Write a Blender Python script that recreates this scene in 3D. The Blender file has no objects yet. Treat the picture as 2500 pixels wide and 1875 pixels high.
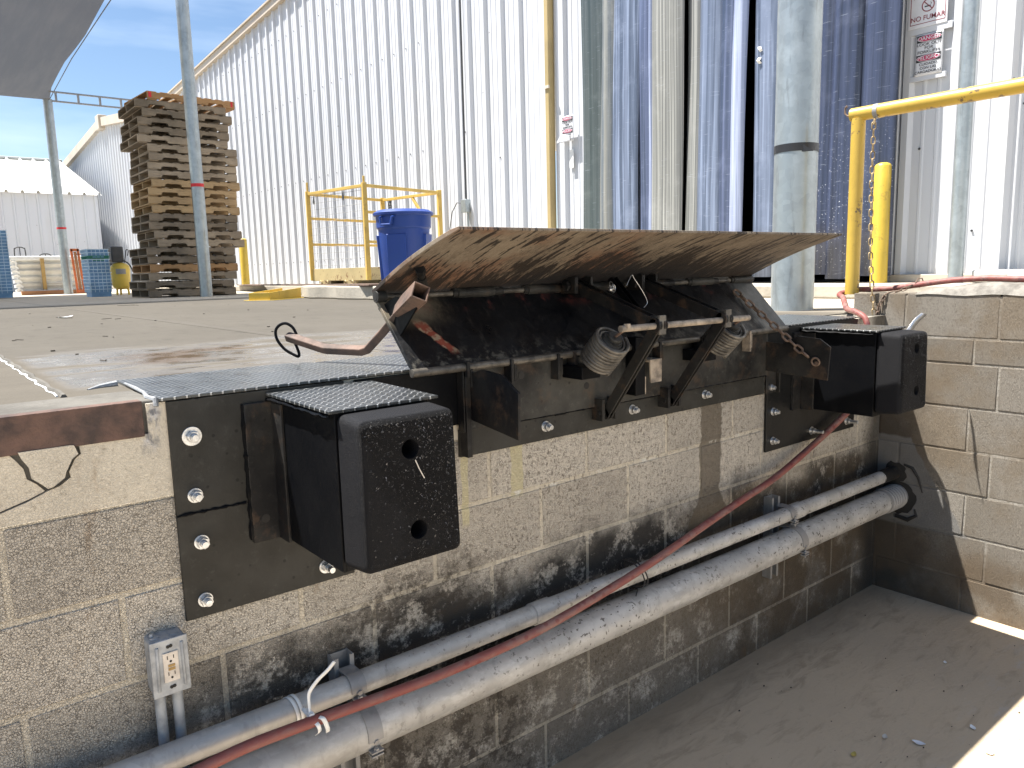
import bpy, math, random
from mathutils import Vector, Matrix, Quaternion
random.seed(7)
R = math.radians
scene = bpy.context.scene
col = scene.collection

# ------------------------------------------------------------------ camera
CAM = Vector((-0.3196, -1.7844, 0.2645))
yaw, pit, rol = R(38.739), R(8.4987), R(-1.4913)
fwd = Vector((math.sin(yaw)*math.cos(pit), math.cos(yaw)*math.cos(pit), -math.sin(pit)))
rt = Vector((math.cos(yaw), -math.sin(yaw), 0)); up = rt.cross(fwd)
RT = rt*math.cos(rol)+up*math.sin(rol); UP = -rt*math.sin(rol)+up*math.cos(rol)
cd = bpy.data.cameras.new('camera'); cam = bpy.data.objects.new('camera', cd); col.objects.link(cam)
cam.matrix_world = Matrix(((RT.x, UP.x, -fwd.x, CAM.x), (RT.y, UP.y, -fwd.y, CAM.y), (RT.z, UP.z, -fwd.z, CAM.z), (0, 0, 0, 1)))
cd.sensor_width = 36; cd.lens = 1867.26/2500*36; cd.clip_start = 0.05; cd.clip_end = 2000
scene.camera = cam

# ------------------------------------------------------------------ world, sun, exposure
SUN_DIR = Vector((0.31, -0.345, -1.0)).normalized()
w = bpy.data.worlds.new('World'); scene.world = w; w.use_nodes = True
wn = w.node_tree; wn.nodes.clear()
sky = wn.nodes.new('ShaderNodeTexSky'); sky.sky_type = 'NISHITA'; sky.sun_disc = False
sky.sun_elevation = R(64); sky.sun_rotation = R(-42.5); sky.air_density = 1.0; sky.dust_density = 0.15; sky.ozone_density = 2.6
tc = wn.nodes.new('ShaderNodeTexCoord'); mp = wn.nodes.new('ShaderNodeMapping'); mp.inputs['Scale'].default_value = (1.2, 2.0, 7.0)
mp.inputs['Rotation'].default_value = (0.1, -0.25, 0.4)
ns = wn.nodes.new('ShaderNodeTexNoise'); ns.inputs['Scale'].default_value = 2.2; ns.inputs['Detail'].default_value = 6; ns.inputs['Roughness'].default_value = 0.5
rp = wn.nodes.new('ShaderNodeValToRGB'); rp.color_ramp.elements[0].position = 0.44; rp.color_ramp.elements[0].color = (0, 0, 0, 1)
rp.color_ramp.elements[1].position = 0.72; rp.color_ramp.elements[1].color = (0.38, 0.38, 0.38, 1)
mx = wn.nodes.new('ShaderNodeMix'); mx.data_type = 'RGBA'
mx.inputs[7].default_value = (8.5, 9.5, 10.8, 1)
bg = wn.nodes.new('ShaderNodeBackground'); bg.inputs['Strength'].default_value = 0.05
wo = wn.nodes.new('ShaderNodeOutputWorld')
L = wn.links.new
L(tc.outputs['Generated'], mp.inputs['Vector']); L(mp.outputs[0], ns.inputs['Vector']); L(ns.outputs['Fac'], rp.inputs['Fac'])
L(rp.outputs['Color'], mx.inputs[0]); L(sky.outputs[0], mx.inputs[6]); L(mx.outputs[2], bg.inputs['Color']); L(bg.outputs[0], wo.inputs['Surface'])
sd = bpy.data.lights.new('sun', 'SUN'); sd.energy = 4.6; sd.angle = R(0.53); sd.color = (1.0, 0.955, 0.89)
so = bpy.data.objects.new('sun', sd); col.objects.link(so); so.rotation_euler = SUN_DIR.to_track_quat('-Z', 'Y').to_euler(); so.location = (0, 0, 12)
scene.view_settings.view_transform = 'Standard'; scene.view_settings.look = 'None'
scene.view_settings.exposure = 1.7; scene.view_settings.gamma = 1
scene.render.engine = 'CYCLES'

# ------------------------------------------------------------------ tagging
def tag(o, label=None, cat=None, group=None, kind=None):
    if label: o['label'] = label
    if cat: o['category'] = cat
    if group: o['group'] = group
    if kind: o['kind'] = kind
    return o
def thing(name, loc, label, cat, group=None, rz=0):
    o = bpy.data.objects.new(name, None); col.objects.link(o); o.location = loc; o.rotation_euler = (0, 0, rz)
    o.empty_display_size = 0.1
    return tag(o, label, cat, group)
def copy_tree(o, parent=None):
    c = o.copy(); col.objects.link(c); c.parent = parent
    for ch in [x for x in col.objects if x.parent == o]: copy_tree(ch, c)
    return c

# ------------------------------------------------------------------ mesh builder (world coordinates in, local to parent out)
class MB:
    def __init__(s): s.v = []; s.f = []; s.fa = []; s.a = 0.5
    def add(s, vs, fs):
        n = len(s.v); s.v += [Vector(p) for p in vs]; s.f += [[n+i for i in f] for f in fs]; s.fa += [s.a]*len(fs); return s
    def hexa(s, p):
        return s.add(p, [(0, 3, 2, 1), (4, 5, 6, 7), (0, 1, 5, 4), (1, 2, 6, 5), (2, 3, 7, 6), (3, 0, 4, 7)])
    def box(s, x0, x1, y0, y1, z0, z1):
        return s.hexa([(x0, y0, z0), (x1, y0, z0), (x1, y1, z0), (x0, y1, z0), (x0, y0, z1), (x1, y0, z1), (x1, y1, z1), (x0, y1, z1)])
    def bar(s, p0, p1, wd, ht, upv=(0, 0, 1)):
        p0 = Vector(p0); p1 = Vector(p1); d = (p1-p0).normalized(); u = Vector(upv); sdv = d.cross(u).normalized(); u = sdv.cross(d).normalized()
        a = sdv*wd/2; b = u*ht/2
        return s.hexa([p0-a-b, p0+a-b, p1+a-b, p1-a-b, p0-a+b, p0+a+b, p1+a+b, p1-a+b])
    def frame(s, d):
        d = Vector(d).normalized(); u = Vector((0, 0, 1)) if abs(d.z) < 0.9 else Vector((0, 1, 0))
        a = d.cross(u).normalized(); return a, a.cross(d).normalized()
    def cyl(s, p0, p1, r0, r1=None, n=20, cap=True, ph=0):
        r1 = r0 if r1 is None else r1
        p0 = Vector(p0); p1 = Vector(p1); a, b = s.frame(p1-p0)
        vs = [p+(a*math.cos(2*math.pi*i/n+ph)+b*math.sin(2*math.pi*i/n+ph))*r for p, r in ((p0, r0), (p1, r1)) for i in range(n)]
        fs = [(i, (i+1) % n, n+(i+1) % n, n+i) for i in range(n)]
        if cap: fs += [tuple(range(n))[::-1], tuple(range(n, 2*n))]
        return s.add(vs, fs)
    def tube(s, pts, r, n=10, closed=False, sq=None, cap=True):
        pts = [Vector(p) for p in pts]; m = len(pts); rs = r if isinstance(r, (list, tuple)) else [r]*m
        tg = []
        for i in range(m):
            a = pts[(i-1) % m] if (closed or i > 0) else pts[i]; b = pts[(i+1) % m] if (closed or i < m-1) else pts[i]
            tg.append((b-a).normalized())
        a, b = s.frame(tg[0]); vs = []
        for i in range(m):
            if i:
                q = tg[i-1].rotation_difference(tg[i]); a = q @ a; b = q @ b
            for k in range(n):
                t = 2*math.pi*k/n
                if sq:
                    t = math.pi/4+2*math.pi*k/4; vs.append(pts[i]+(a*math.cos(t)*sq[0]+b*math.sin(t)*sq[1])*0.7071*2**0.5/2*2**0.5)
                else: vs.append(pts[i]+(a*math.cos(t)+b*math.sin(t))*rs[i])
        fs = []
        for i in range(m if closed else m-1):
            j = (i+1) % m
            for k in range(n): fs.append((i*n+k, i*n+(k+1) % n, j*n+(k+1) % n, j*n+k))
        if cap and not closed: fs += [tuple(range(n))[::-1], tuple(range((m-1)*n, m*n))]
        return s.add(vs, fs)
    def prism(s, poly, ax, a0, a1):
        def P(p, a):
            return {'x': (a, p[0], p[1]), 'y': (p[0], a, p[1]), 'z': (p[0], p[1], a)}[ax]
        n = len(poly)
        return s.add([P(p, a0) for p in poly]+[P(p, a1) for p in poly],
                     [tuple(range(n))[::-1], tuple(range(n, 2*n))]+[(i, (i+1) % n, n+(i+1) % n, n+i) for i in range(n)])
    def lathe(s, prof, c, d=(0, 0, 1), n=32):
        c = Vector(c); d = Vector(d).normalized(); a, b = s.frame(d); vs = []
        for r_, h in prof:
            for i in range(n): vs.append(c+d*h+(a*math.cos(2*math.pi*i/n)+b*math.sin(2*math.pi*i/n))*max(r_, 1e-4))
        fs = [(j*n+i, j*n+(i+1) % n, (j+1)*n+(i+1) % n, (j+1)*n+i) for j in range(len(prof)-1) for i in range(n)]
        return s.add(vs, fs)
    def torus(s, c, d, Rr, r, n=20, m=8):
        a, b = s.frame(d); c = Vector(c)
        return s.tube([c+(a*math.cos(2*math.pi*i/n)+b*math.sin(2*math.pi*i/n))*Rr for i in range(n)], r, m, closed=True)
    def grid(s, fn, nu, nv):
        vs = [fn(i/nu, j/nv) for j in range(nv+1) for i in range(nu+1)]
        return s.add(vs, [(j*(nu+1)+i, j*(nu+1)+i+1, (j+1)*(nu+1)+i+1, (j+1)*(nu+1)+i) for j in range(nv) for i in range(nu)])
    def chain(s, pts, ll, wr, wd):
        pts = [Vector(p) for p in pts]; L_ = [0]
        for i in range(1, len(pts)): L_.append(L_[-1]+(pts[i]-pts[i-1]).length)
        def at(t):
            for i in range(1, len(pts)):
                if t <= L_[i] or i == len(pts)-1:
                    return pts[i-1].lerp(pts[i], (t-L_[i-1])/(L_[i]-L_[i-1]))
        pitch = ll-2*wr*1.15; n = int(L_[-1]/pitch)
        for k in range(n):
            c = at((k+0.5)*pitch); d = (at(min((k+1)*pitch, L_[-1]))-at(k*pitch)).normalized(); a, b = s.frame(d)
            an = (0.5 if k % 2 else 0.5+math.pi/2)+random.uniform(-.2, .2); u = a*math.cos(an)+b*math.sin(an); h = ll/2-wr; e = wd/2-wr; q = []
            for i in range(14):
                t = 2*math.pi*i/14; q.append(c+d*((h-e)*(1 if math.cos(t) > 0.01 else -1 if math.cos(t) < -0.01 else 0)+e*math.cos(t))+u*e*math.sin(t))
            s.tube(q, wr, 6, closed=True)
        return s
    def build(s, name, m, parent=None, bevel=0, smooth=True, seg=2, origin=None, ang=35, attr=False):
        me = bpy.data.meshes.new(name); o = Vector(origin) if origin else (parent.matrix_basis.translation if parent is not None else Vector((0, 0, 0)))
        if parent is not None and parent.parent is not None: o = Vector(parent['_o']) if '_o' in parent else o
        me.from_pydata([tuple(v-o) for v in s.v], [], s.f); me.validate(); me.update()
        if attr:
            at = me.attributes.new('tone', 'FLOAT', 'FACE')
            for i, x in enumerate(s.fa[:len(me.polygons)]): at.data[i].value = x
        import bmesh
        bm = bmesh.new(); bm.from_mesh(me); bmesh.ops.recalc_face_normals(bm, faces=bm.faces); bm.to_mesh(me); bm.free()
        if smooth:
            for p in me.polygons: p.use_smooth = True
            me.set_sharp_from_angle(angle=R(ang))
        me.materials.append(m)
        ob = bpy.data.objects.new(name, me); col.objects.link(ob)
        if parent is not None: ob.parent = parent
        else: ob.location = o
        if bevel:
            b = ob.modifiers.new('bevel', 'BEVEL'); b.width = bevel; b.segments = seg; b.limit_method = 'ANGLE'; b.angle_limit = R(40)
        return ob

def root_of(p):
    while p.parent: p = p.parent
    return p
# parts of parts: mesh local frame equals that of the top-level thing, child location zero
def part(mb, name, m, parent, **k):
    rp_ = root_of(parent)
    o = mb.build(name, m, None, origin=tuple(rp_.location), **k); o.location = (0, 0, 0); o.parent = parent
    return o
def solo(mb, name, m, loc, label, cat, group=None, **k):
    o = mb.build(name, m, None, origin=loc, **k); o.location = loc
    return tag(o, label, cat, group)

# ------------------------------------------------------------------ node helper
class NB:
    def __init__(s, name):
        s.mat = bpy.data.materials.new(name); s.mat.use_nodes = True; s.t = s.mat.node_tree; s.t.nodes.clear()
        s.o = s.t.nodes.new('ShaderNodeNewGeometry').outputs['Position']   # true place in the yard, so stains sit where they are
    def set(s, inp, v):
        if v is None: return
        if isinstance(v, bpy.types.NodeSocket): s.t.links.new(v, inp)
        else:
            if inp.type == 'RGBA': v = (v, v, v, 1) if isinstance(v, (int, float)) else (*v[:3], 1)
            inp.default_value = v
    def m(s, op, a, b=None, c=None, cl=False):
        n = s.t.nodes.new('ShaderNodeMath'); n.operation = op; n.use_clamp = cl
        for i, x in enumerate((a, b, c)): s.set(n.inputs[i], x)
        return n.outputs[0]
    def sc(s, v, k):
        n = s.t.nodes.new('ShaderNodeMapping'); s.set(n.inputs[0], v); n.inputs['Scale'].default_value = k; return n.outputs[0]
    def rotm(s, v, rot, k=(1, 1, 1)):
        n = s.t.nodes.new('ShaderNodeMapping'); n.vector_type = 'POINT'; s.set(n.inputs[0], v); n.inputs['Rotation'].default_value = rot; n.inputs['Scale'].default_value = k; return n.outputs[0]
    def noise(s, scale, detail=4, rough=0.55, vec=None, dist=0, col_=False):
        n = s.t.nodes.new('ShaderNodeTexNoise'); s.set(n.inputs['Vector'], vec or s.o); n.inputs['Scale'].default_value = scale
        n.inputs['Detail'].default_value = detail; n.inputs['Roughness'].default_value = rough; n.inputs['Distortion'].default_value = dist
        return n.outputs['Color' if col_ else 'Fac']
    def vor(s, scale, vec=None, feat='F1', rnd=1, out='Distance'):
        n = s.t.nodes.new('ShaderNodeTexVoronoi'); n.feature = feat; s.set(n.inputs['Vector'], vec or s.o); n.inputs['Scale'].default_value = scale
        n.inputs['Randomness'].default_value = rnd; return n.outputs[out]
    def ramp(s, f, *st, mode='LINEAR'):
        n = s.t.nodes.new('ShaderNodeValToRGB'); n.color_ramp.interpolation = mode; e = n.color_ramp.elements
        while len(e) < len(st): e.new(0.5)
        for i, (p, c) in enumerate(st):
            e[i].position = p; c = (c, c, c) if isinstance(c, (int, float)) else c; e[i].color = (*c, 1)
        s.set(n.inputs[0], f); return n.outputs[0]
    def st(s, f, a, b):   # smooth step a->b
        n = s.t.nodes.new('ShaderNodeMapRange'); n.interpolation_type = 'SMOOTHSTEP'; s.set(n.inputs[0], f)
        n.inputs[1].default_value = a; n.inputs[2].default_value = b; n.inputs[3].default_value = 0; n.inputs[4].default_value = 1
        if a > b: n.inputs[1].default_value = b; n.inputs[2].default_value = a; n.inputs[3].default_value = 1; n.inputs[4].default_value = 0
        return n.outputs[0]
    def mix(s, f, a, b, mode='MIX'):
        n = s.t.nodes.new('ShaderNodeMix'); n.data_type = 'RGBA'; n.blend_type = mode
        s.set(n.inputs[0], f); s.set(n.inputs[6], a); s.set(n.inputs[7], b); return n.outputs[2]
    def xyz(s, v=None):
        n = s.t.nodes.new('ShaderNodeSeparateXYZ'); s.set(n.inputs[0], v or s.o); return n.outputs
    def comb(s, x, y, z):
        n = s.t.nodes.new('ShaderNodeCombineXYZ'); s.set(n.inputs[0], x); s.set(n.inputs[1], y); s.set(n.inputs[2], z); return n.outputs[0]
    def vadd(s, a, b):
        n = s.t.nodes.new('ShaderNodeVectorMath'); s.set(n.inputs[0], a); s.set(n.inputs[1], b); return n.outputs[0]
    def rnd(s):
        return s.t.nodes.new('ShaderNodeObjectInfo').outputs['Random']
    def attr(s, name):
        n = s.t.nodes.new('ShaderNodeAttribute'); n.attribute_name = name; return n.outputs['Fac']
    def bump(s, h, dist=0.002, st=1.0, nrm=None):
        n = s.t.nodes.new('ShaderNodeBump'); s.set(n.inputs['Height'], h); n.inputs['Distance'].default_value = dist; n.inputs['Strength'].default_value = st
        s.set(n.inputs['Normal'], nrm); return n.outputs[0]
    def gauss(s, x, c, wd):   # box-ish window around c with half width wd, soft
        d = s.m('ABSOLUTE', s.m('SUBTRACT', x, c)); return s.st(d, wd, wd*0.55)
    def done(s, base, rough=0.6, metal=0, bump=None, spec=0.5, trans=None, alpha=None, coat=None):
        p = s.t.nodes.new('ShaderNodeBsdfPrincipled'); s.set(p.inputs['Base Color'], base); s.set(p.inputs['Roughness'], rough); s.set(p.inputs['Metallic'], metal)
        s.set(p.inputs['Specular IOR Level'], spec); s.set(p.inputs['Normal'], bump); s.set(p.inputs['Transmission Weight'], trans); s.set(p.inputs['Alpha'], alpha); s.set(p.inputs['Coat Weight'], coat)
        o = s.t.nodes.new('ShaderNodeOutputMaterial'); s.t.links.new(p.outputs[0], o.inputs[0]); return s.mat

# ------------------------------------------------------------------ materials
def grime(b, base, scale=6, amt=0.35, dark=(0.05, 0.045, 0.04)):
    return b.mix(b.m('MULTIPLY', b.ramp(b.noise(scale, 6, 0.65), (0.45, 0), (0.75, 1)), amt), base, dark)

def simple(name, c, rough=0.6, metal=0, var=0.15, sc=8, bs=60, bd=0.0006, spec=0.5, grm=0.0, c2=None):
    b = NB(name); n = b.noise(sc, 6, 0.6)
    c2 = c2 or tuple(x*(1-var*2) for x in c)
    base = b.mix(b.st(n, 0.35, 0.7), tuple(x*(1+var*0.5) for x in c), c2)
    if grm: base = grime(b, base, 5, grm)
    rg = b.m('ADD', b.m('MULTIPLY', b.noise(sc*2, 4), 0.3), rough-0.15)
    return b.done(base, rg, metal, b.bump(b.noise(bs, 4), bd), spec)

def mat_block(front=True):
    b = NB('concrete_block' if front else 'side_concrete_block'); x, y, z = b.xyz()
    u = x if front else y
    tone = b.attr('tone')
    fine = b.noise(95, 5, 0.7); worm = b.vor(185, b.vadd(b.o, b.sc(b.noise(70, 4, 0.7, col_=True), (0.016, 0.016, 0.016))), feat='DISTANCE_TO_EDGE'); big = b.noise(2.2, 4, 0.6); pit = b.vor(120)
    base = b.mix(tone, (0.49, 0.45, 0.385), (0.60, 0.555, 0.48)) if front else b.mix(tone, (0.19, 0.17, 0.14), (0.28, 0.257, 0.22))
    mort = b.st(tone, 1.4, 1.6)     # mortar faces carry tone 2
    plas = b.st(tone, 2.4, 2.6)     # smooth render carries tone 3
    base = b.mix(plas, base, b.mix(big, (0.49, 0.44, 0.36), (0.59, 0.535, 0.44)))
    base = b.mix(b.m('MULTIPLY', b.st(fine, 0.5, 0.8), 0.55), base, (0.17, 0.15, 0.12))
    base = b.mix(b.m('MULTIPLY', b.m('MULTIPLY', b.st(worm, 0.12, 0.02), b.st(b.noise(42, 5, 0.75), 0.40, 0.60)), 0.8), base, (0.12, 0.10, 0.08))
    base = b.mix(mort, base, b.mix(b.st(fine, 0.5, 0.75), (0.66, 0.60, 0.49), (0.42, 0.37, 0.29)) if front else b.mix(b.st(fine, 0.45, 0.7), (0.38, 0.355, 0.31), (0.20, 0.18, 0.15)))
    base = b.mix(b.m('MULTIPLY', b.st(big, 0.45, 0.75), 0.35), base, (0.22, 0.20, 0.175))
    wob = b.m('MULTIPLY', b.m('SUBTRACT', b.noise(7, 6, 0.65), 0.5), 0.35)
    if front:
        # speckles of oil over the middle of the wall
        sp = b.m('MULTIPLY', b.m('MAXIMUM', b.st(b.noise(80, 4, 0.65, b.sc(b.o, (1, 1, 0.7))), 0.545, 0.61), b.m('MULTIPLY', b.st(b.noise(38, 4, 0.7, b.sc(b.o, (1, 1, 0.6))), 0.62, 0.67), 0.8)), b.m('MULTIPLY', b.st(b.m('ADD', x, wob), 0.85, 1.15), b.st(b.noise(3.5, 3), 0.36, 0.52)))
        base = b.mix(b.m('MULTIPLY', b.m('MULTIPLY', sp, b.m('ADD', 0.35, b.m('MULTIPLY', b.st(b.noise(5, 4), 0.4, 0.6), 0.65))), 0.7), base, (0.12, 0.10, 0.078))
        sp2 = b.m('MULTIPLY', b.st(b.noise(17, 5, 0.65, b.sc(b.o, (2.2, 1, 0.45))), 0.665, 0.69), b.st(x, 0.5, 1.0))
        base = b.mix(b.m('MULTIPLY', sp2, 0.7), base, (0.075, 0.06, 0.045))
        # soot and oil along and under the pipes
        lo = b.m('ADD', z, b.m('MULTIPLY', b.m('SUBTRACT', b.noise(3.2, 6, 0.62), 0.5), 0.62))
        soot = b.m('MULTIPLY', b.st(lo, -0.57, -0.74), b.st(b.m('ADD', x, wob), -0.25, 0.42))
        soot = b.m('MULTIPLY', soot, b.st(b.m('ADD', b.m('MULTIPLY', b.noise(9, 6, 0.7), 0.72), b.m('MULTIPLY', b.noise(70, 5, 0.75), 0.28)), 0.40, 0.50))
        low_ = b.st(lo, -0.86, -0.98)
        jk = b.m('SUBTRACT', 1.0, b.m('MULTIPLY', mort, 0.4))
        base = b.mix(b.m('MULTIPLY', b.m('MULTIPLY', soot, b.m('SUBTRACT', 0.95, b.m('MULTIPLY', low_, 0.3))), jk), base, b.mix(low_, (0.028, 0.025, 0.022), b.mix(tone, (0.055, 0.045, 0.035), (0.11, 0.088, 0.062))))
        wsh = b.m('MULTIPLY', b.m('MULTIPLY', b.st(b.noise(7, 6, 0.7), 0.55, 0.7), b.st(z, -0.85, -0.95)), 0.16)
        base = b.mix(wsh, base, (0.45, 0.42, 0.36))
        soot2 = b.m('MULTIPLY', b.m('MULTIPLY', b.gauss(b.m('ADD', x, wob), 0.82, 0.42), b.st(lo, -0.49, -0.66)), b.st(b.m('ADD', b.m('MULTIPLY', b.noise(13, 6, 0.7), 0.7), b.m('MULTIPLY', b.noise(65, 5, 0.75), 0.3)), 0.47, 0.55))
        base = b.mix(b.m('MULTIPLY', soot2, 0.8), base, (0.055, 0.045, 0.035))
        # brown wet area in the right corner and low down
        wet = b.m('MULTIPLY', b.st(b.m('ADD', x, b.m('MULTIPLY', wob, 2.0)), 1.6, 2.5), b.st(b.m('ADD', z, wob), -0.55, -0.78))
        wet = b.m('MULTIPLY', wet, b.st(b.noise(5, 5, 0.6), 0.3, 0.55))
        base = b.mix(b.m('MULTIPLY', b.m('MULTIPLY', wet, 0.8), jk), base, b.mix(b.noise(4, 3), (0.055, 0.042, 0.028), (0.15, 0.105, 0.06)))
        rc = b.st(b.m('ADD', x, b.m('MULTIPLY', wob, 0.4)), 3.25, 3.42)
        base = b.mix(b.m('MULTIPLY', rc, 0.85), base, (0.05, 0.045, 0.038))
        # the wet streak below the leveler
        ww = b.m('MULTIPLY', b.m('SUBTRACT', b.noise(16, 3, 0.6), 0.5), 0.05)
        hw = b.m('ADD', 0.064, b.m('MULTIPLY', b.st(z, -0.6, -0.76), 0.07))
        stq = b.m('MULTIPLY', b.st(b.m('SUBTRACT', b.m('ABSOLUTE', b.m('SUBTRACT', b.m('ADD', x, ww), 2.092)), hw), 0.006, -0.004), b.st(z, -1.0, -0.86))
        base = b.mix(b.m('MULTIPLY', stq, 0.78), base, b.mix(b.noise(9, 4), (0.08, 0.065, 0.045), (0.15, 0.12, 0.085)))
        # cream paint drips
        for xc, zb, hw_ in ((1.122, -0.42, 0.026), (0.925, -0.47, 0.014)):
            dr = b.m('MULTIPLY', b.st(b.m('ABSOLUTE', b.m('SUBTRACT', b.m('ADD', x, b.m('MULTIPLY', ww, 0.35)), xc)), hw_, hw_*0.8), b.st(z, zb-0.02, zb+0.004))
            base = b.mix(b.m('MULTIPLY', dr, 0.9), base, (0.56, 0.51, 0.33))
        # efflorescence on the bed joints, grey splash beside the edge angle
        ef = b.m('MULTIPLY', b.m('MULTIPLY', b.st(b.m('ABSOLUTE', b.m('ADD', z, 0.42)), 0.012, 0.003), b.st(b.noise(9, 5, 0.7), 0.52, 0.62)), b.st(x, 0.95, 1.1))
        base = b.mix(ef, base, (0.7, 0.68, 0.62))
        gs = b.m('MULTIPLY', b.m('MULTIPLY', b.gauss(b.m('ADD', x, ww), 0.092, 0.026), b.st(z, -0.15, -0.06)), b.st(b.noise(26, 5, 0.7, b.sc(b.o, (1, 1, 0.35))), 0.4, 0.55))
        base = b.mix(b.m('MULTIPLY', gs, 0.85), base, b.mix(b.st(b.noise(50, 4), 0.45, 0.6), (0.10, 0.115, 0.15), (0.5, 0.5, 0.52)))
        rs = b.mix(b.m('MULTIPLY', b.st(b.noise(5, 5, 0.6, b.sc(b.o, (1.5, 1, 0.6))), 0.62, 0.72), 0.5), base, (0.20, 0.115, 0.05))
        base = rs
        rough = b.mix(b.m('MAXIMUM', wet, stq), 0.9, 0.55)
    else:
        br = b.m('MULTIPLY', b.st(b.noise(2.6, 5, 0.6), 0.42, 0.62), 0.7)
        base = b.mix(br, base, (0.17, 0.13, 0.085))
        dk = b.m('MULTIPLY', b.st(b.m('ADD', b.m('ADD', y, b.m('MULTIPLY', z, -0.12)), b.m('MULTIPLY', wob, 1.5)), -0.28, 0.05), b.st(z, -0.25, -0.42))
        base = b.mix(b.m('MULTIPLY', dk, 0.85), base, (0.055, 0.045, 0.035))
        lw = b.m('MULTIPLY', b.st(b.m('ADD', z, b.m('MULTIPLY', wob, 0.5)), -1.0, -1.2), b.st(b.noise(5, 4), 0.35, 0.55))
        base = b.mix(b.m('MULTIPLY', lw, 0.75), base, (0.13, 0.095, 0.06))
        sp = b.st(b.vor(60, b.sc(b.o, (1, 1, 0.7))), 0.28, 0.18)
        base = b.mix(b.m('MULTIPLY', sp, 0.3), base, (0.1, 0.08, 0.06))
        # smooth cement patch round the pipe holes
        cx = b.m('ADD', y, b.m('MULTIPLY', wob, 0.25))
        edge = b.m('SUBTRACT', b.m('MULTIPLY', b.m('ADD', z, 0.56), 0.62), 0.13)      # right edge runs down and outwards
        pa = b.m('MULTIPLY', b.st(b.m('SUBTRACT', cx, edge), -0.006, 0.006), b.m('MULTIPLY', b.st(b.m('ADD', z, b.m('MULTIPLY', wob, 0.15)), -0.585, -0.6), b.st(z, -1.05, -1.03)))
        base = b.mix(b.m('MULTIPLY', pa, 0.9), base, b.mix(b.noise(8, 4), (0.13, 0.125, 0.115), (0.24, 0.235, 0.225)))
        rough = 0.85
    h = b.m('ADD', b.m('MULTIPLY', fine, 0.8), b.st(worm, 0.0, 0.14)); h = b.m('ADD', h, b.m('MULTIPLY', b.st(pit, 0.3, 0.0), -0.5))
    h = b.m('MULTIPLY', h, b.m('SUBTRACT', 1.0, b.m('MULTIPLY', plas, 0.75)))
    return b.done(base, rough, 0, b.bump(h, 0.004, 0.8), 0.3)

def mat_floor():
    b = NB('dock_concrete'); x, y, z = b.xyz()
    n1 = b.noise(1.1, 6, 0.6); n2 = b.noise(12, 6, 0.7, b.sc(b.o, (1, 0.45, 1)))
    base = b.mix(n1, (0.44, 0.39, 0.315), (0.52, 0.465, 0.38))
    base = b.mix(b.m('MULTIPLY', b.st(n2, 0.5, 0.75), 0.45), base, (0.25, 0.225, 0.19))
    base = b.mix(b.m('MULTIPLY', b.st(b.vor(14), 0.07, 0.03), 0.75), base, (0.06, 0.05, 0.04))
    tyre = b.m('MULTIPLY', b.st(b.noise(2.2, 4, 0.6, b.sc(b.o, (0.5, 2.2, 1))), 0.52, 0.68), 0.35)
    base = b.mix(tyre, base, (0.2, 0.19, 0.17))
    # concrete beyond x=5 is paler and cleaner
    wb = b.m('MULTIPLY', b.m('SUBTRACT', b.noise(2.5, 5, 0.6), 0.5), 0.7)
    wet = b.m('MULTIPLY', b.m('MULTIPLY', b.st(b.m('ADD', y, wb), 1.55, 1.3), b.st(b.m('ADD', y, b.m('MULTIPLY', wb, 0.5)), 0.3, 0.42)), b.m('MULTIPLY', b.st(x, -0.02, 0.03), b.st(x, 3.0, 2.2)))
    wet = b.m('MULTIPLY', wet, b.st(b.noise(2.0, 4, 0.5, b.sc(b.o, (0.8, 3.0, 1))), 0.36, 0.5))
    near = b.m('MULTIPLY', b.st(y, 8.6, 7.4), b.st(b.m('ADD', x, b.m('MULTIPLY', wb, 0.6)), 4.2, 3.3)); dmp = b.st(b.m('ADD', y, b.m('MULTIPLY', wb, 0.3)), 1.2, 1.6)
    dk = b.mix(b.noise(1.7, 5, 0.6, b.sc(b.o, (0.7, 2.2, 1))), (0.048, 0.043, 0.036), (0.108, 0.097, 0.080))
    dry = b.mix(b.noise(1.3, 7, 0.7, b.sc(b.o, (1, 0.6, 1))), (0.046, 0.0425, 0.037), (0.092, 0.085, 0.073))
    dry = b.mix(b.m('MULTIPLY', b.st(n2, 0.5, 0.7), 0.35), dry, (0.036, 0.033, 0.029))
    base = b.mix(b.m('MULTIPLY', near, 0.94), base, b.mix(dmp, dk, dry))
    base = b.mix(b.m('MULTIPLY', wet, 0.25), base, (0.14, 0.13, 0.12))
    old = b.m('MULTIPLY', b.m('MULTIPLY', b.gauss(b.m('ADD', x, b.m('MULTIPLY', wb, .4)), 0.48, 0.3), b.gauss(b.m('ADD', y, b.m('MULTIPLY', wb, .3)), 1.0, 0.28)), b.st(b.noise(4, 4), 0.4, 0.55))
    base = b.mix(b.m('MULTIPLY', old, 0.7), base, (0.085, 0.055, 0.03))
    # control joints
    j = b.m('MAXIMUM', b.st(b.m('ABSOLUTE', b.m('SUBTRACT', x, b.m('ADD', 1.02, b.m('MULTIPLY', b.noise(3), 0.02)))), 0.008, 0.003), 0)
    base = b.mix(b.m('MULTIPLY', j, 0.8), base, (0.11, 0.1, 0.09))
    rough = b.mix(wet, 0.85, b.mix(b.st(b.noise(9, 3), 0.4, 0.6), 0.14, 0.4))
    h = b.m('ADD', n2, b.m('MULTIPLY', b.noise(120, 4), 0.5)); h = b.m('MULTIPLY', h, b.m('SUBTRACT', 1, b.m('MULTIPLY', wet, 0.8)))
    return b.done(base, rough, 0, b.bump(h, 0.003, 0.9), b.m('ADD', 0.08, b.m('MULTIPLY', wet, 0.4)))

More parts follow.
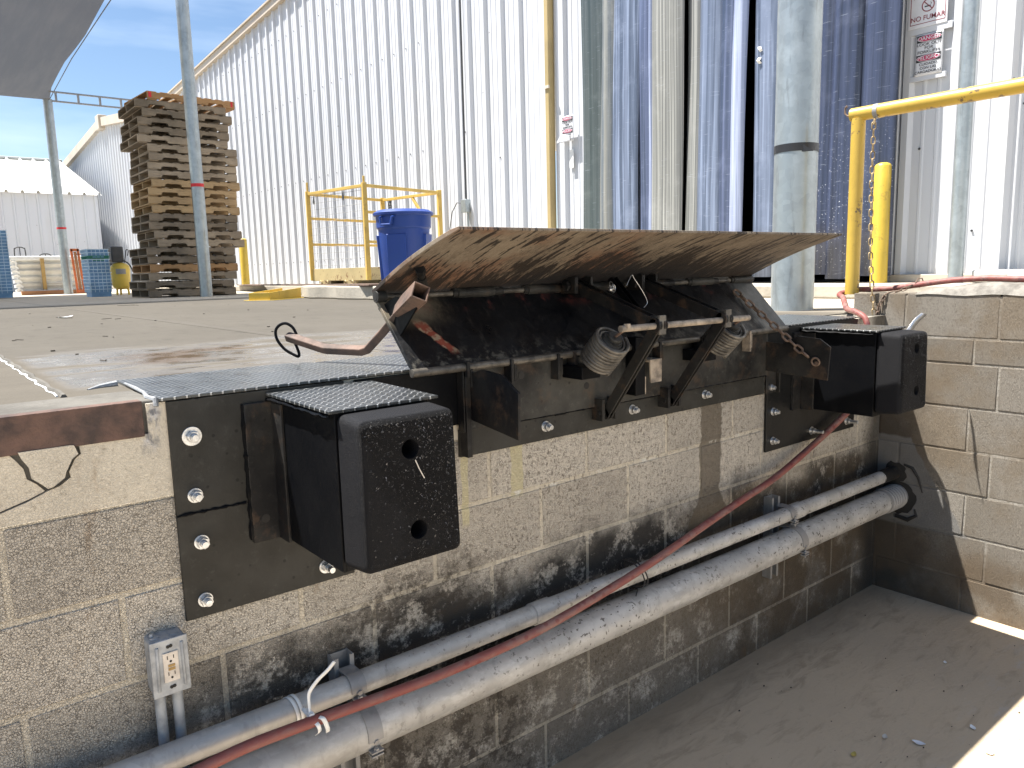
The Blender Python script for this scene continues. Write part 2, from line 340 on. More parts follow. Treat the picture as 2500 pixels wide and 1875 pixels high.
def mat_pit():
    b = NB('pit_concrete'); x, y, z = b.xyz()
    n1 = b.noise(1.6, 6, 0.6); n2 = b.noise(9, 7, 0.7, b.sc(b.o, (0.6, 2.0, 1)), 0.6); n3 = b.noise(60, 5, 0.7)
    base = b.mix(n1, (0.46, 0.36, 0.245), (0.58, 0.465, 0.33))
    base = b.mix(b.m('MULTIPLY', b.st(n2, 0.5, 0.68), 0.5), base, (0.34, 0.265, 0.18))
    base = b.mix(b.m('MULTIPLY', b.st(n3, 0.6, 0.75), 0.35), base, (0.07, 0.062, 0.05))
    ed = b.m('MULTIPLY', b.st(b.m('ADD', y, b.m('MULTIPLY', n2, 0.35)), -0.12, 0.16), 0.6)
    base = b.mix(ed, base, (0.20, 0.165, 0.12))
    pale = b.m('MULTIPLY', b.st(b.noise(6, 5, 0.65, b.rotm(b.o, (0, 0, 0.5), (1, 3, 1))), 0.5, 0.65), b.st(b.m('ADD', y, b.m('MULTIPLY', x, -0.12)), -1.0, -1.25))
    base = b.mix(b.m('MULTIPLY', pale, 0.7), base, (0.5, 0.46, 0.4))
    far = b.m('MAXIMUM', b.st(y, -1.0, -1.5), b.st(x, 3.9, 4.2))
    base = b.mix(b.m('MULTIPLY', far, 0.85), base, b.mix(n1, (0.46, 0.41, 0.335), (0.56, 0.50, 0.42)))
    h = b.m('ADD', n2, b.m('MULTIPLY', n3, 0.6))
    return b.done(base, b.mix(n2, 0.6, 0.9), 0, b.bump(h, 0.006, 0.7), 0.12)

def mat_black_steel(name='black_painted_steel', c=(0.012, 0.013, 0.016), rough=0.42, dust=0.5, rust=0.0, dustc=(0.07, 0.065, 0.055), spec=0.22):
    b = NB(name); n = b.noise(4, 6, 0.65); f = b.noise(45, 5, 0.7)
    base = b.mix(b.m('MULTIPLY', b.st(n, 0.35, 0.7), dust), c, dustc)
    base = b.mix(b.m('MULTIPLY', b.st(f, 0.55, 0.72), 0.4*dust), base, tuple(x*1.7 for x in dustc))
    base = b.mix(b.m('MULTIPLY', b.st(b.vor(30), 0.16, 0.09), 0.6), base, (0.006, 0.006, 0.006))
    if rust:
        base = b.mix(b.m('MULTIPLY', b.st(b.noise(14, 7, 0.7), 0.52, 0.66), rust), base, b.mix(b.noise(60, 4), (0.05, 0.03, 0.018), (0.16, 0.095, 0.055)))
    return b.done(base, b.m('ADD', b.m('MULTIPLY', b.noise(9, 5, 0.7), 0.35), rough-0.15), 0.0, b.bump(b.m('ADD', f, b.m('MULTIPLY', n, 0.6)), 0.0012, 0.6), spec)

def mat_deck():   # front face of the raised deck: grease black with scraped red primer
    b = NB('greasy_deck_steel'); x, y, z = b.xyz()
    f = b.noise(40, 6, 0.7); st_ = b.noise(16, 6, 0.7, b.rotm(b.o, (0, 0.5, 0), (2.2, 0.8, 0.8)))
    base = b.mix(b.st(f, 0.45, 0.75), (0.003, 0.0035, 0.005), (0.010, 0.010, 0.011))
    base = b.mix(b.m('MULTIPLY', b.st(st_, 0.56, 0.70), 0.45), base, (0.05, 0.045, 0.038))
    base = b.mix(b.m('MULTIPLY', b.st(b.m('ADD', x, b.m('MULTIPLY', st_, 0.2)), 2.42, 2.5), 0.7), base, (0.10, 0.105, 0.105))
    low = b.m('MULTIPLY', b.st(z, 0.07, 0.0), b.st(b.noise(22, 6, 0.7), 0.5, 0.62))
    base = b.mix(b.m('MULTIPLY', low, 0.6), base, (0.16, 0.15, 0.125))
    # scrape running down from x=.87
    sx = b.m('ADD', b.m('SUBTRACT', x, 0.855), b.m('MULTIPLY', b.m('SUBTRACT', z, 0.09), 0.75))
    scr = b.m('MULTIPLY', b.st(b.m('ABSOLUTE', b.m('ADD', sx, b.m('MULTIPLY', b.m('SUBTRACT', b.noise(20), 0.5), 0.05))), 0.022, 0.012), b.gauss(z, 0.085, 0.055))
    base = b.mix(scr, base, b.mix(b.st(b.noise(45, 5), 0.45, 0.6), (0.23, 0.055, 0.035), (0.32, 0.24, 0.16)))
    tp = b.m('MULTIPLY', b.st(z, 0.135, 0.17), b.st(b.noise(6, 5, 0.7), 0.5, 0.62))
    base = b.mix(b.m('MULTIPLY', tp, 0.7), base, (0.13, 0.035, 0.028))
    lt = b.m('MULTIPLY', b.st(b.m('ADD', x, b.m('MULTIPLY', f, 0.2)), 1.08, 0.92), b.st(z, 0.10, 0.16))
    base = b.mix(b.m('MULTIPLY', lt, 0.75), base, (0.20, 0.17, 0.12))
    return b.done(base, b.ramp(b.noise(12, 5, 0.7), (0.3, 0.25), (0.75, 0.75)), 0.0, b.bump(b.m('ADD', f, st_), 0.002, 0.6), 0.3)

def mat_lip():
    b = NB('rusty_lip_steel'); x, y, z = b.xyz()
    sv = b.sc(b.o, (20.0, 2.6, 2.6))
    n1 = b.noise(2.5, 7, 0.7, b.sc(b.o, (2.2, 1.2, 1))); n2 = b.noise(2.6, 4, 0.6, sv); n3 = b.noise(3, 6, 0.7, b.sc(b.o, (48, 7, 7)))
    base = b.mix(b.st(n1, 0.35, 0.65), (0.19, 0.155, 0.115), (0.09, 0.068, 0.05))
    base = b.mix(b.m('MULTIPLY', b.st(n3, 0.45, 0.62), 0.6), base, (0.26, 0.22, 0.165))
    base = b.mix(b.m('MULTIPLY', b.st(b.noise(2.2, 5, 0.6), 0.5, 0.66), 0.7), base, (0.17, 0.075, 0.04))
    dens = b.st(b.m('ADD', b.m('ADD', b.m('MULTIPLY', y, 1.5), b.m('MULTIPLY', b.gauss(x, 1.75, 0.85), 0.20)), b.m('MULTIPLY', n1, 0.25)), 0.0, 0.45)
    thr = b.m('SUBTRACT', b.m('SUBTRACT', 0.575, b.m('MULTIPLY', dens, 0.14)), b.m('MULTIPLY', b.st(b.noise(4.5, 3), 0.45, 0.65), 0.06))
    stk = b.st(b.m('SUBTRACT', n2, thr), 0.0, 0.035)
    base = b.mix(b.m('MULTIPLY', stk, 0.92), base, (0.016, 0.012, 0.01))
    stk2 = b.st(b.m('SUBTRACT', n3, b.m('ADD', thr, 0.02)), 0.0, 0.03)
    base = b.mix(b.m('MULTIPLY', stk2, 0.75), base, (0.03, 0.022, 0.017))
    hub = b.m('MULTIPLY', b.m('MULTIPLY', b.gauss(b.m('ADD', x, b.m('MULTIPLY', n1, 0.3)), 1.85, 0.75), b.st(b.m('ADD', b.m('SUBTRACT', y, b.m('MULTIPLY', b.m('ABSOLUTE', b.m('SUBTRACT', x, 1.7)), 0.14)), b.m('MULTIPLY', n3, 0.45)), 0.15, 0.28)), 0.93)
    base = b.mix(hub, base, (0.012, 0.012, 0.014))
    return b.done(base, 0.72, 0.0, b.bump(b.m('ADD', n3, b.noise(60, 5)), 0.002, 0.6), 0.35)

def mat_rubber():
    b = NB('torn_black_rubber'); x, y, z = b.xyz()
    geo = b.t.nodes.new('ShaderNodeNewGeometry'); nx, ny, nz = b.xyz(geo.outputs['Normal'])
    front = b.st(ny, -0.3, -0.8)
    n = b.noise(5, 5, 0.6); ch = b.noise(120, 4, 0.75, dist=2.0); ch2 = b.vor(120, b.vadd(b.o, b.noise(30, 3, col_=True)))
    base = b.mix(n, (0.007, 0.0075, 0.009), (0.014, 0.014, 0.016))
    msk = b.m('MULTIPLY', front, b.m('ADD', 0.12, b.m('MULTIPLY', b.st(b.m('ADD', b.noise(7, 4, 0.6), b.m('MULTIPLY', b.m('ADD', z, 0.2), 0.5)), 0.42, 0.60), 0.88)))
    base = b.mix(b.m('MULTIPLY', b.m('MULTIPLY', b.st(ch, 0.60, 0.66), msk), 0.7), base, (0.34, 0.34, 0.345))
    h = b.m('MULTIPLY', b.m('ADD', b.m('MULTIPLY', ch, 1.6), b.m('MULTIPLY', ch2, 0.8)), b.m('ADD', 0.1, msk))
    return b.done(base, 0.6, 0, b.bump(h, 0.006, 1.0), 0.14)

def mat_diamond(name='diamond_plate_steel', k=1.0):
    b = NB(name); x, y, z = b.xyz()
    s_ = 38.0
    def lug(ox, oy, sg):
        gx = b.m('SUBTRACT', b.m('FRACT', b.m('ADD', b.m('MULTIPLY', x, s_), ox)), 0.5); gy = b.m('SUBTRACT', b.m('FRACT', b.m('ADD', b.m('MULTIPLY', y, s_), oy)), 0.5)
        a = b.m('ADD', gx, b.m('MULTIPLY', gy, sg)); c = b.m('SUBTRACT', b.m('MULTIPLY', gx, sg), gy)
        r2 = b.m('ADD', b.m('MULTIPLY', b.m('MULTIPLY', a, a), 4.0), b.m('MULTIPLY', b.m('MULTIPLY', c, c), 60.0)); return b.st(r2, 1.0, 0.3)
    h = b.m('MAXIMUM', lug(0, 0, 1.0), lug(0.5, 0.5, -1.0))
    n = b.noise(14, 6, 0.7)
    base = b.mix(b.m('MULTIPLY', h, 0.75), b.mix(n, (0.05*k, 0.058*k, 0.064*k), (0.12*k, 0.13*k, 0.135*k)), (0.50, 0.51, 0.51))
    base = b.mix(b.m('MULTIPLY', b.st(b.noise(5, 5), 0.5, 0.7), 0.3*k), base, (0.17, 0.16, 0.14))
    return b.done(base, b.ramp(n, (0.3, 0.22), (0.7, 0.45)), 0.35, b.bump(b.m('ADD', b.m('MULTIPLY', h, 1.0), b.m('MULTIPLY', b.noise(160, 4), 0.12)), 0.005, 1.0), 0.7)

def mat_galv(name, c=(0.42, 0.46, 0.48), spots=0.0, rough=0.45, metal=0.35, sc=1.0):
    b = NB(name); sp = b.vor(26*sc, out='Color'); n = b.noise(5*sc, 6, 0.65); v = b.noise(9*sc, 4, 0.6, b.sc(b.o, (3, 3, 0.5)))
    tone = b.xyz(sp)[0]
    base = b.mix(b.m('MULTIPLY', tone, 0.45), c, tuple(k*0.7 for k in c))
    base = b.mix(b.m('MULTIPLY', b.st(n, 0.45, 0.7), 0.5), base, tuple(min(1, k*1.35) for k in c))
    base = b.mix(b.m('MULTIPLY', b.st(v, 0.55, 0.7), 0.35), base, (0.17, 0.17, 0.16))
    if spots:
        d = b.m('MAXIMUM', b.st(b.noise(62, 3, 0.55), 0.615, 0.65), b.st(b.noise(30, 3, 0.6, b.sc(b.o, (0.8, 1.5, 1.5))), 0.655, 0.68)); dd = b.m('ADD', 0.25, b.m('MULTIPLY', b.st(b.noise(2.6, 4), 0.38, 0.55), 0.75))
        x = b.xyz()[0]
        dd = b.m('MULTIPLY', dd, b.st(x, 0.3, 1.1))
        base = b.mix(b.m('MULTIPLY', b.m('MULTIPLY', d, dd), spots), base, (0.07, 0.06, 0.05))
        base = b.mix(b.m('MULTIPLY', b.st(b.noise(18, 5, 0.7, b.sc(b.o, (0.4, 1, 1))), 0.5, 0.66), 0.45), base, (0.62, 0.62, 0.6))
        base = b.mix(b.m('MULTIPLY', b.st(b.noise(7, 6, 0.7), 0.5, 0.64), 0.4), base, (0.25, 0.235, 0.21))
    return b.done(base, b.m('ADD', rough, b.m('MULTIPLY', b.m('SUBTRACT', n, 0.5), 0.3)), metal, b.bump(n, 0.001, 0.4), 0.5)

def mat_panel(name, c=(0.555, 0.575, 0.61)):
    b = NB(name); x, y, z = b.xyz(); n = b.noise(0.8, 5, 0.6); s_ = b.noise(4, 5, 0.6, b.sc(b.o, (1, 3, 0.15)))
    base = b.mix(b.m('MULTIPLY', b.st(n, 0.4, 0.7), 0.25), c, (0.60, 0.61, 0.62))
    base = b.mix(b.m('MULTIPLY', b.st(s_, 0.5, 0.7), 0.22), base, (0.47, 0.46, 0.43))
    base = b.mix(b.m('MULTIPLY', b.st(b.m('ADD', z, b.m('MULTIPLY', s_, 0.5)), 0.55, 0.2), 0.3), base, (0.5, 0.45, 0.36))
    base = b.mix(b.m('MULTIPLY', b.st(b.vor(2.4), 0.035, 0.02), 0.7), base, (0.15, 0.14, 0.13))
    return b.done(base, 0.45, 0, b.bump(b.noise(3, 3), 0.004, 0.25), 0.4)

def mat_wood(name, c1, c2):
    b = NB(name); r = b.rnd(); g = b.noise(5, 6, 0.7, b.sc(b.o, (1.5, 12, 12)), 0.4); n = b.noise(3, 4)
    v = b.vadd(b.o, b.comb(b.m('MULTIPLY', r, 37), 0, 0)); n2 = b.noise(2.2, 4, 0.6, v)
    base = b.mix(b.st(n2, 0.3, 0.7), c1, c2)
    base = b.mix(b.m('MULTIPLY', b.st(g, 0.5, 0.72), 0.55), base, tuple(k*0.4 for k in c2))
    return b.done(base, 0.85, 0, b.bump(g, 0.002, 0.6), 0.2)

def mat_paint(name, c, chips=0.4, chipc=(0.10, 0.07, 0.045), rough=0.42, sc=1.0):
    b = NB(name); n = b.noise(3*sc, 5, 0.6)
    base = b.mix(b.st(n, 0.35, 0.7), c, tuple(k*0.8 for k in c))
    base = b.mix(b.m('MULTIPLY', b.st(b.noise(11*sc, 7, 0.72), 0.57, 0.61), chips), base, chipc)
    base = b.mix(b.m('MULTIPLY', b.st(b.noise(30*sc, 5, 0.7), 0.55, 0.75), chips*0.5), base, tuple(k*0.55 for k in c))
    return b.done(base, rough, 0, b.bump(b.noise(25*sc, 5), 0.0012, 0.5), 0.5)

def mat_vinyl(name, c1, c2, streak=0.5, fine=0.0, speck=0.0, rough=0.25):
    b = NB(name); x, y, z = b.xyz()
    s1 = b.noise(3.0, 4, 0.6, b.sc(b.o, (1, 5, 0.05))); s2 = b.noise(8, 5, 0.6, b.sc(b.o, (1, 4, 0.08))); cl = b.noise(3.2, 6, 0.7)
    base = b.mix(b.st(s1, 0.38, 0.62), c1, c2)
    base = b.mix(b.m('MULTIPLY', b.st(s2, 0.48, 0.68), streak), base, tuple(min(1, k*1.8+0.04) for k in c2))
    base = b.mix(b.m('MULTIPLY', b.st(cl, 0.5, 0.75), 0.35), base, tuple(min(1, k*1.5+0.06) for k in c2))
    if fine:
        ff = b.noise(1.0, 2, 0.5, b.comb(0, b.m('MULTIPLY', y, 95), b.m('MULTIPLY', z, 0.3)))
        base = b.mix(b.m('MULTIPLY', b.st(ff, 0.5, 0.62), fine), base, (0.44, 0.44, 0.405))
        base = b.mix(b.m('MULTIPLY', b.st(ff, 0.44, 0.34), fine*0.7), base, (0.09, 0.095, 0.09))
    if speck:
        v = b.vor(38, b.rotm(b.vadd(b.o, b.sc(b.noise(40, 2, 0.5, col_=True), (0.03, 0.03, 0.03))), (0.6, 0, 0), (1, 1.0, 1.7))); den = b.st(b.m('ADD', z, b.m('MULTIPLY', cl, 0.9)), 2.1, 0.9)
        base = b.mix(b.m('MULTIPLY', b.m('MULTIPLY', b.st(v, 0.15, 0.09), den), speck), base, (0.85, 0.87, 0.92))
    scr = b.st(b.noise(14, 3, 0.5, b.rotm(b.o, (0.9, 0, 0), (1, 0.6, 9))), 0.66, 0.7)
    base = b.mix(b.m('MULTIPLY', scr, 0.18), base, (0.6, 0.65, 0.75))
    return b.done(base, b.m('ADD', rough, b.m('MULTIPLY', cl, 0.2)), 0, b.bump(b.m('ADD', s1, s2), 0.01, 0.3), 0.6)

M = {}
M['block'] = mat_block(True); M['sblock'] = mat_block(False); M['floor'] = mat_floor(); M['pit'] = mat_pit()
M['black'] = mat_black_steel(c=(0.002, 0.0024, 0.0035), dust=0.15, dustc=(0.02, 0.02, 0.02), spec=0.12); M['blackplate'] = mat_black_steel('satin_black_plate', (0.022, 0.021, 0.018), 0.46, 0.6, dustc=(0.050, 0.049, 0.045))
M['blackrust'] = mat_black_steel('worn_black_steel', (0.007, 0.007, 0.008), 0.5, 0.6, 0.35, dustc=(0.045, 0.043, 0.038))
M['header'] = mat_black_steel('oily_header_steel', (0.010, 0.010, 0.010), 0.45, 0.8, 0.25, dustc=(0.065, 0.063, 0.056))
M['deck'] = mat_deck(); M['lip'] = mat_lip(); M['rubber'] = mat_rubber(); M['diamond'] = mat_diamond(k=0.4); M['litdiamond'] = mat_diamond('lit_diamond_plate', 0.7)  # floor plate gets a copy with brighter light put into its colour
M['galvpipe'] = mat_galv('spattered_galvanized_pipe', (0.43, 0.42, 0.40), 0.85, 0.5, 0.25)
M['galv'] = mat_galv('galvanized_column', (0.36, 0.40, 0.415), 0, 0.36, 0.6)
M['zinc'] = simple('bright_zinc', (0.62, 0.63, 0.64), 0.32, 0.85, 0.12, 60, 200, 0.0003)
M['strut'] = mat_galv('dull_strut_steel', (0.30, 0.295, 0.29), 0, 0.55, 0.4)
M['panel'] = mat_panel('white_ribbed_siding'); M['panelshade'] = mat_panel('grey_white_siding', (0.56, 0.58, 0.62))
M['trim'] = simple('beige_roof_trim', (0.52, 0.45, 0.36), 0.5, var=0.06, sc=2)
M['rust'] = simple('rusty_edge_angle', (0.115, 0.068, 0.052), 0.75, 0.0, 0.4, 14, 70, 0.003, 0.3, 0.3, (0.055, 0.04, 0.036))
M['rustbar'] = simple('brown_rusty_bar', (0.14, 0.088, 0.065), 0.7, 0.1, 0.3, 14, 90, 0.002, 0.4, 0.5, (0.07, 0.053, 0.045))
M['rodtan'] = simple('grimy_tan_rod', (0.34, 0.28, 0.215), 0.6, 0, 0.4, 22, 90, 0.002, 0.4, 0.6, (0.13, 0.11, 0.09))
M['spring'] = simple('oily_spring_steel', (0.125, 0.113, 0.095), 0.45, 0.3, 0.5, 18, 60, 0.002, 0.5, 0.7, (0.03, 0.027, 0.024))
M['chainrust'] = simple('rusty_chain', (0.20, 0.14, 0.105), 0.6, 0.4, 0.3, 40, 90, 0.001)
M['chainyel'] = simple('tarnished_brass_chain', (0.32, 0.24, 0.13), 0.5, 0.5, 0.4, 25, 90, 0.001, c2=(0.13, 0.09, 0.05))
M['yellow'] = mat_paint('chipped_yellow_paint', (0.50, 0.335, 0.05), 0.9)
M['yellowcage'] = mat_paint('faded_yellow_cage_paint', (0.62, 0.42, 0.10), 0.25)
M['yellowrust'] = mat_paint('rusty_cream_yellow_paint', (0.50, 0.40, 0.20), 0.8, (0.18, 0.08, 0.03))
M['yelbright'] = mat_paint('bright_yellow_paint', (0.56, 0.39, 0.045), 0.3)
M['yeltank'] = mat_paint('yellow_tank_enamel', (0.72, 0.52, 0.08), 0.1)
M['hose'] = None
M['blue'] = simple('blue_bin_plastic', (0.012, 0.045, 0.24), 0.45, 0, 0.08, 3, 30, 0.0006, 0.4, 0.0, (0.016, 0.05, 0.22))
M['craterim'] = simple('lit_crate_rim_plastic', (0.62, 0.78, 0.90), 0.4, 0, 0.1, 3)  # same crate plastic, rims lightened in colour as if catching the sun
M['crateblue'] = simple('pale_blue_crate_plastic', (0.20, 0.38, 0.60), 0.45, 0, 0.1, 3)
M['crategreen'] = simple('green_crate_plastic', (0.05, 0.26, 0.18), 0.45, 0, 0.1, 3)
M['fabric'] = None
M['outlet'] = simple('grey_outlet_box_paint', (0.36, 0.38, 0.40), 0.5, 0.2, 0.15, 20, 60, 0.001, 0.4, 0.3)
M['ivory'] = simple('dirty_white_receptacle', (0.62, 0.56, 0.49), 0.4, 0, 0.1, 40, 60, 0.0004)
M['slot'] = simple('dark_slot', (0.012, 0.011, 0.01), 0.7)
M['white'] = simple('white_plastic_strip', (0.78, 0.79, 0.78), 0.45, 0, 0.05, 20)
M['cream'] = simple('cream_white_panels', (0.68, 0.66, 0.60), 0.5, 0, 0.1, 3)
M['orange'] = mat_paint('orange_rack_paint', (0.50, 0.13, 0.04), 0.3)
M['timber'] = mat_wood('reddish_timber', (0.40, 0.21, 0.11), (0.30, 0.15, 0.08))
M['post'] = mat_wood('yellowed_timber', (0.45, 0.31, 0.13), (0.38, 0.25, 0.10))
M['darkgrey'] = simple('dark_grey_plastic', (0.045, 0.047, 0.05), 0.5)
M['redtape'] = simple('red_tape', (0.60, 0.02, 0.03), 0.5, 0, 0.05)
M['blacktape'] = simple('black_tape', (0.02, 0.02, 0.022), 0.35, 0, 0.1)
M['signwhite'] = simple('sign_white', (0.70, 0.71, 0.74), 0.4, 0, 0.04)
M['signtext'] = simple('sign_black_ink', (0.025, 0.025, 0.03), 0.5)
M['signred'] = simple('sign_red_ink', (0.48, 0.02, 0.10), 0.5, 0, 0.05)
M['signdarkred'] = simple('sign_maroon_ink', (0.22, 0.035, 0.05), 0.5, 0, 0.05)
M['darkvoid'] = simple('dark_interior', (0.012, 0.013, 0.015), 0.9)
M['slab'] = simple('pale_apron_concrete', (0.42, 0.385, 0.32), 0.85, 0, 0.12, 2.2, 50, 0.003, 0.3, 0.25)
M['curbc'] = simple('curb_concrete', (0.125, 0.117, 0.102), 0.9, 0, 0.15, 5, 50, 0.004, 0.3, 0.3)
M['flake'] = simple('scuffed_rubber_flakes', (0.11, 0.11, 0.115), 0.6, 0, 0.4, 60)
M['capping'] = simple('weathered_mortar', (0.22, 0.205, 0.18), 0.9, 0, 0.2, 14, 60, 0.006, 0.3, 0.4)
M['satin'] = mat_black_steel('fresh_satin_black', (0.006, 0.0065, 0.007), 0.36, 0.2, 0.0, (0.03, 0.029, 0.027), 0.35)
M['caulk'] = simple('grey_white_sealant', (0.24, 0.25, 0.26), 0.5, 0, 0.1, 30, 60, 0.003)
M['leafy'] = simple('dry_yellow_leaf', (0.55, 0.42, 0.10), 0.7); M['leafw'] = simple('pale_dry_leaf', (0.55, 0.52, 0.46), 0.7)
M['debris'] = simple('dark_debris', (0.05, 0.04, 0.03), 0.9)
M['downpipe'] = simple('tan_downpipe_paint', (0.40, 0.31, 0.15), 0.55, 0, 0.1, 2)
M['roofsheet'] = simple('weathered_white_roofing', (0.50, 0.50, 0.47), 0.5, 0.0, 0.08, 1.5)
WOODS = [mat_wood('grey_pallet_wood', (0.40, 0.32, 0.23), (0.25, 0.20, 0.145)), mat_wood('tan_pallet_wood', (0.47, 0.33, 0.18), (0.36, 0.25, 0.14)),
         mat_wood('orange_pallet_wood', (0.42, 0.25, 0.12), (0.33, 0.19, 0.09)), mat_wood('dark_pallet_wood', (0.29, 0.23, 0.165), (0.16, 0.13, 0.095))]
def mat_hose():
    b = NB('red_rubber_hose'); n = b.noise(9, 6, 0.7, b.sc(b.o, (1, 3, 3))); sp = b.st(b.vor(30), 0.28, 0.2); x = b.xyz()[0]
    base = b.mix(b.st(n, 0.4, 0.65), (0.22, 0.065, 0.055), (0.23, 0.125, 0.105))
    base = b.mix(b.m('MULTIPLY', b.st(b.noise(14, 6, 0.7, b.sc(b.o, (0.6, 2, 2))), 0.52, 0.64), b.m('MULTIPLY', b.st(x, 0.8, 1.6), 0.75)), base, (0.10, 0.04, 0.045))
    base = b.mix(b.m('MULTIPLY', b.m('MULTIPLY', sp, b.st(x, 0.4, 0.8)), 0.5), base, (0.15, 0.02, 0.02))
    return b.done(base, 0.55, 0, b.bump(b.noise(60, 5), 0.001, 0.5), 0.4)
M['hose'] = mat_hose()
def mat_fabric():
    b = NB('grey_shade_mesh'); x, y, z = b.xyz()
    s_ = b.noise(5, 5, 0.6, b.sc(b.o, (1.2, 0.12, 1))); f = b.noise(90, 3, 0.6, b.sc(b.o, (3, 1, 1)))
    base = b.mix(b.st(s_, 0.35, 0.7), (0.026, 0.023, 0.020), (0.050, 0.045, 0.039))
    p = b.t.nodes.new('ShaderNodeBsdfDiffuse'); b.set(p.inputs[0], base); tl = b.t.nodes.new('ShaderNodeBsdfTranslucent'); b.set(tl.inputs[0], (0.028, 0.027, 0.026))
    a = b.t.nodes.new('ShaderNodeAddShader'); b.t.links.new(p.outputs[0], a.inputs[0]); b.t.links.new(tl.outputs[0], a.inputs[1])
    tr = b.t.nodes.new('ShaderNodeBsdfTransparent'); mxs = b.t.nodes.new('ShaderNodeMixShader'); b.set(mxs.inputs[0], b.m('ADD', 0.905, b.m('MULTIPLY', f, 0.05)))
    b.t.links.new(tr.outputs[0], mxs.inputs[1]); b.t.links.new(a.outputs[0], mxs.inputs[2])
    o = b.t.nodes.new('ShaderNodeOutputMaterial'); b.t.links.new(mxs.outputs[0], o.inputs[0]); return b.mat
M['fabric'] = mat_fabric()

# ================================================================== SETTING
def struct(mb, name, m, loc=(0, 0, 0), **k):
    o = mb.build(name, m, None, origin=loc, **k); o.location = loc; o['kind'] = 'structure'; return o
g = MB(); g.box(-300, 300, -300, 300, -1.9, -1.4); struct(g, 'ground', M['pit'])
# dock yard, raised to z = 0 (starts behind the block wall, see below)
f = MB()
f.box(-60, 0.98, 0.205, 130, -0.3, 0.0); f.box(0.986, 3.675, 0.205, 130, -0.3, 0.0); f.box(3.675, 60, 0.205, 130, -0.3, 0.0)
f.box(3.60, 60, -12, 0.204, -0.3, 0.0)
struct(f, 'dock_floor', M['floor'])
e = MB(); e.box(-6, 0.108, 0.004, 0.203, -0.2, 0.002); struct(e, 'dock_edge_kerb', M['curbc'], bevel=0.004)
a = MB()
def rslab(cx0, cx1, y0, y1, z1):
    n = 24; pts = []
    for i in range(n+1):
        y = y0+(y1-y0)*i/n; pts.append((cx0+0.035*math.sin(i*1.3)+0.02*math.sin(i*3.1)+(0.5*max(0, (i-19)/5)**2), y))
    a.prism(pts+[(cx1, y1), (cx1, y0)], 'z', 0.002, z1)
rslab(3.40, 4.95, 3.4, 7.4, 0.138)
a.prism([(4.96, -12), (4.90, 2.0), (4.95, 4.4), (4.93, 9), (4.7, 14), (4.6, 40), (5.6, 40), (5.6, -12)], 'z', 0.002, 0.098)
struct(a, 'raised_apron', M['slab'], bevel=0.012)

# ------------------------------------------------------------------ block walls
CUTS = [-0.2168, -0.42, -0.6232, -0.8264, -1.0296, -1.2328, -1.46]
wall = thing('block_wall', (1.2, 0, -1.4), 'long concrete block dock wall with oil stains, below the black leveler', 'wall')
b = MB(); b.a = 2.0; b.box(-3.0, 3.475, 0.0025, 0.2, -1.46, -0.2168)
J = 0.0066
def block(b, face, u0, u1, z0, z1, tone, jit=0.0012):
    b.a = tone; o = random.uniform(-jit, jit)
    if face == 'y': b.box(u0, u1, -0.0+o, 0.06, z0, z1)
    else: b.box(3.475+o*1.5, 3.54, u0-.0018, u1+.0018, z0-.0018, z1+.0018)
for k in range(6):
    z1, z0 = CUTS[k]-J, CUTS[k+1]+J; off = 0.0 if k % 2 else 0.2032
    x = off-0.4064*8
    while x < 3.475:
        u0, u1 = max(x+J, -3.0), min(x+0.4064-J, 3.474)
        if u1-u0 > 0.01: block(b, 'y', u0, u1, z0, z1, random.uniform(0, 1))
        x += 0.4064
b.a = 2.0; b.box(-3.0, 3.475, 0.03, 0.2, -0.2165, -0.003)
part(b, 'blockwork', M['block'], wall, bevel=0.0028, attr=True)
# smooth render pieces over the top course, cracked
def plaster(poly): 
    q = MB(); q.a = 3.0; q.prism(poly, 'y', 0.029, -0.004); return q
pl = MB(); pl.a = 3.0
c1 = [(-0.164, -0.074), (-0.156, -0.086), (-0.145, -0.106), (-0.143, -0.128), (-0.128, -0.142), (-0.117, -0.158)]
c2 = [(-0.056, -0.072), (-0.050, -0.091), (-0.062, -0.100), (-0.075, -0.125), (-0.073, -0.137), (-0.095, -0.152), (-0.117, -0.158)]
g1 = 0.0055
pl.prism([(-3, -0.070)]+[(x-g1*(1.6-i*.25), z) for i, (x, z) in enumerate(c1)]+[(-0.15, -0.17), (-0.2, -0.185), (-0.26, -0.182), (-3, -0.19)], 'y', 0.029, -0.001)
pl.prism([(-0.158, -0.070)]+[(x+g1*.6, z+.001) for x, z in c1[1:-1]]+[(-0.114, -0.153)]+[(x-g1*.6-(0.006 if i < 2 else 0), z+.001) for i, (x, z) in enumerate(c2[::-1][1:])]+[(-0.066, -0.070)], 'y', 0.029, -0.009)
pl.prism([(-0.050, -0.070)]+[(x+g1*.5, z-.001) for x, z in c2[1:]]+[(-0.15, -0.174), (-0.2, -0.1885), (-0.26, -0.1855), (-3, -0.1935), (-3, -0.2162), (3.474, -0.2162), (3.474, -0.004), (0.086, -0.004), (0.086, -0.070)], 'y', 0.029, -0.003)
part(pl, 'cement_render', M['block'], wall, attr=True, smooth=False)
ea = MB(); ea.box(-3.0, 0.078, -0.0065, 0.0035, -0.0745, 0.004); ea.box(-3.0, 0.078, 0.0035, 0.03, -0.0045, 0.0035)
part(ea, 'steel_edge_angle', M['rust'], wall, bevel=0.0015)
ck = MB()
pts = [(0.112, 0.30, 0.008), (0.112, 0.2, 0.007), (0.108, 0.1, 0.007), (0.1, 0.04, 0.004), (0.108, 0.0, 0.002), (0.106, -0.006, -0.012)]
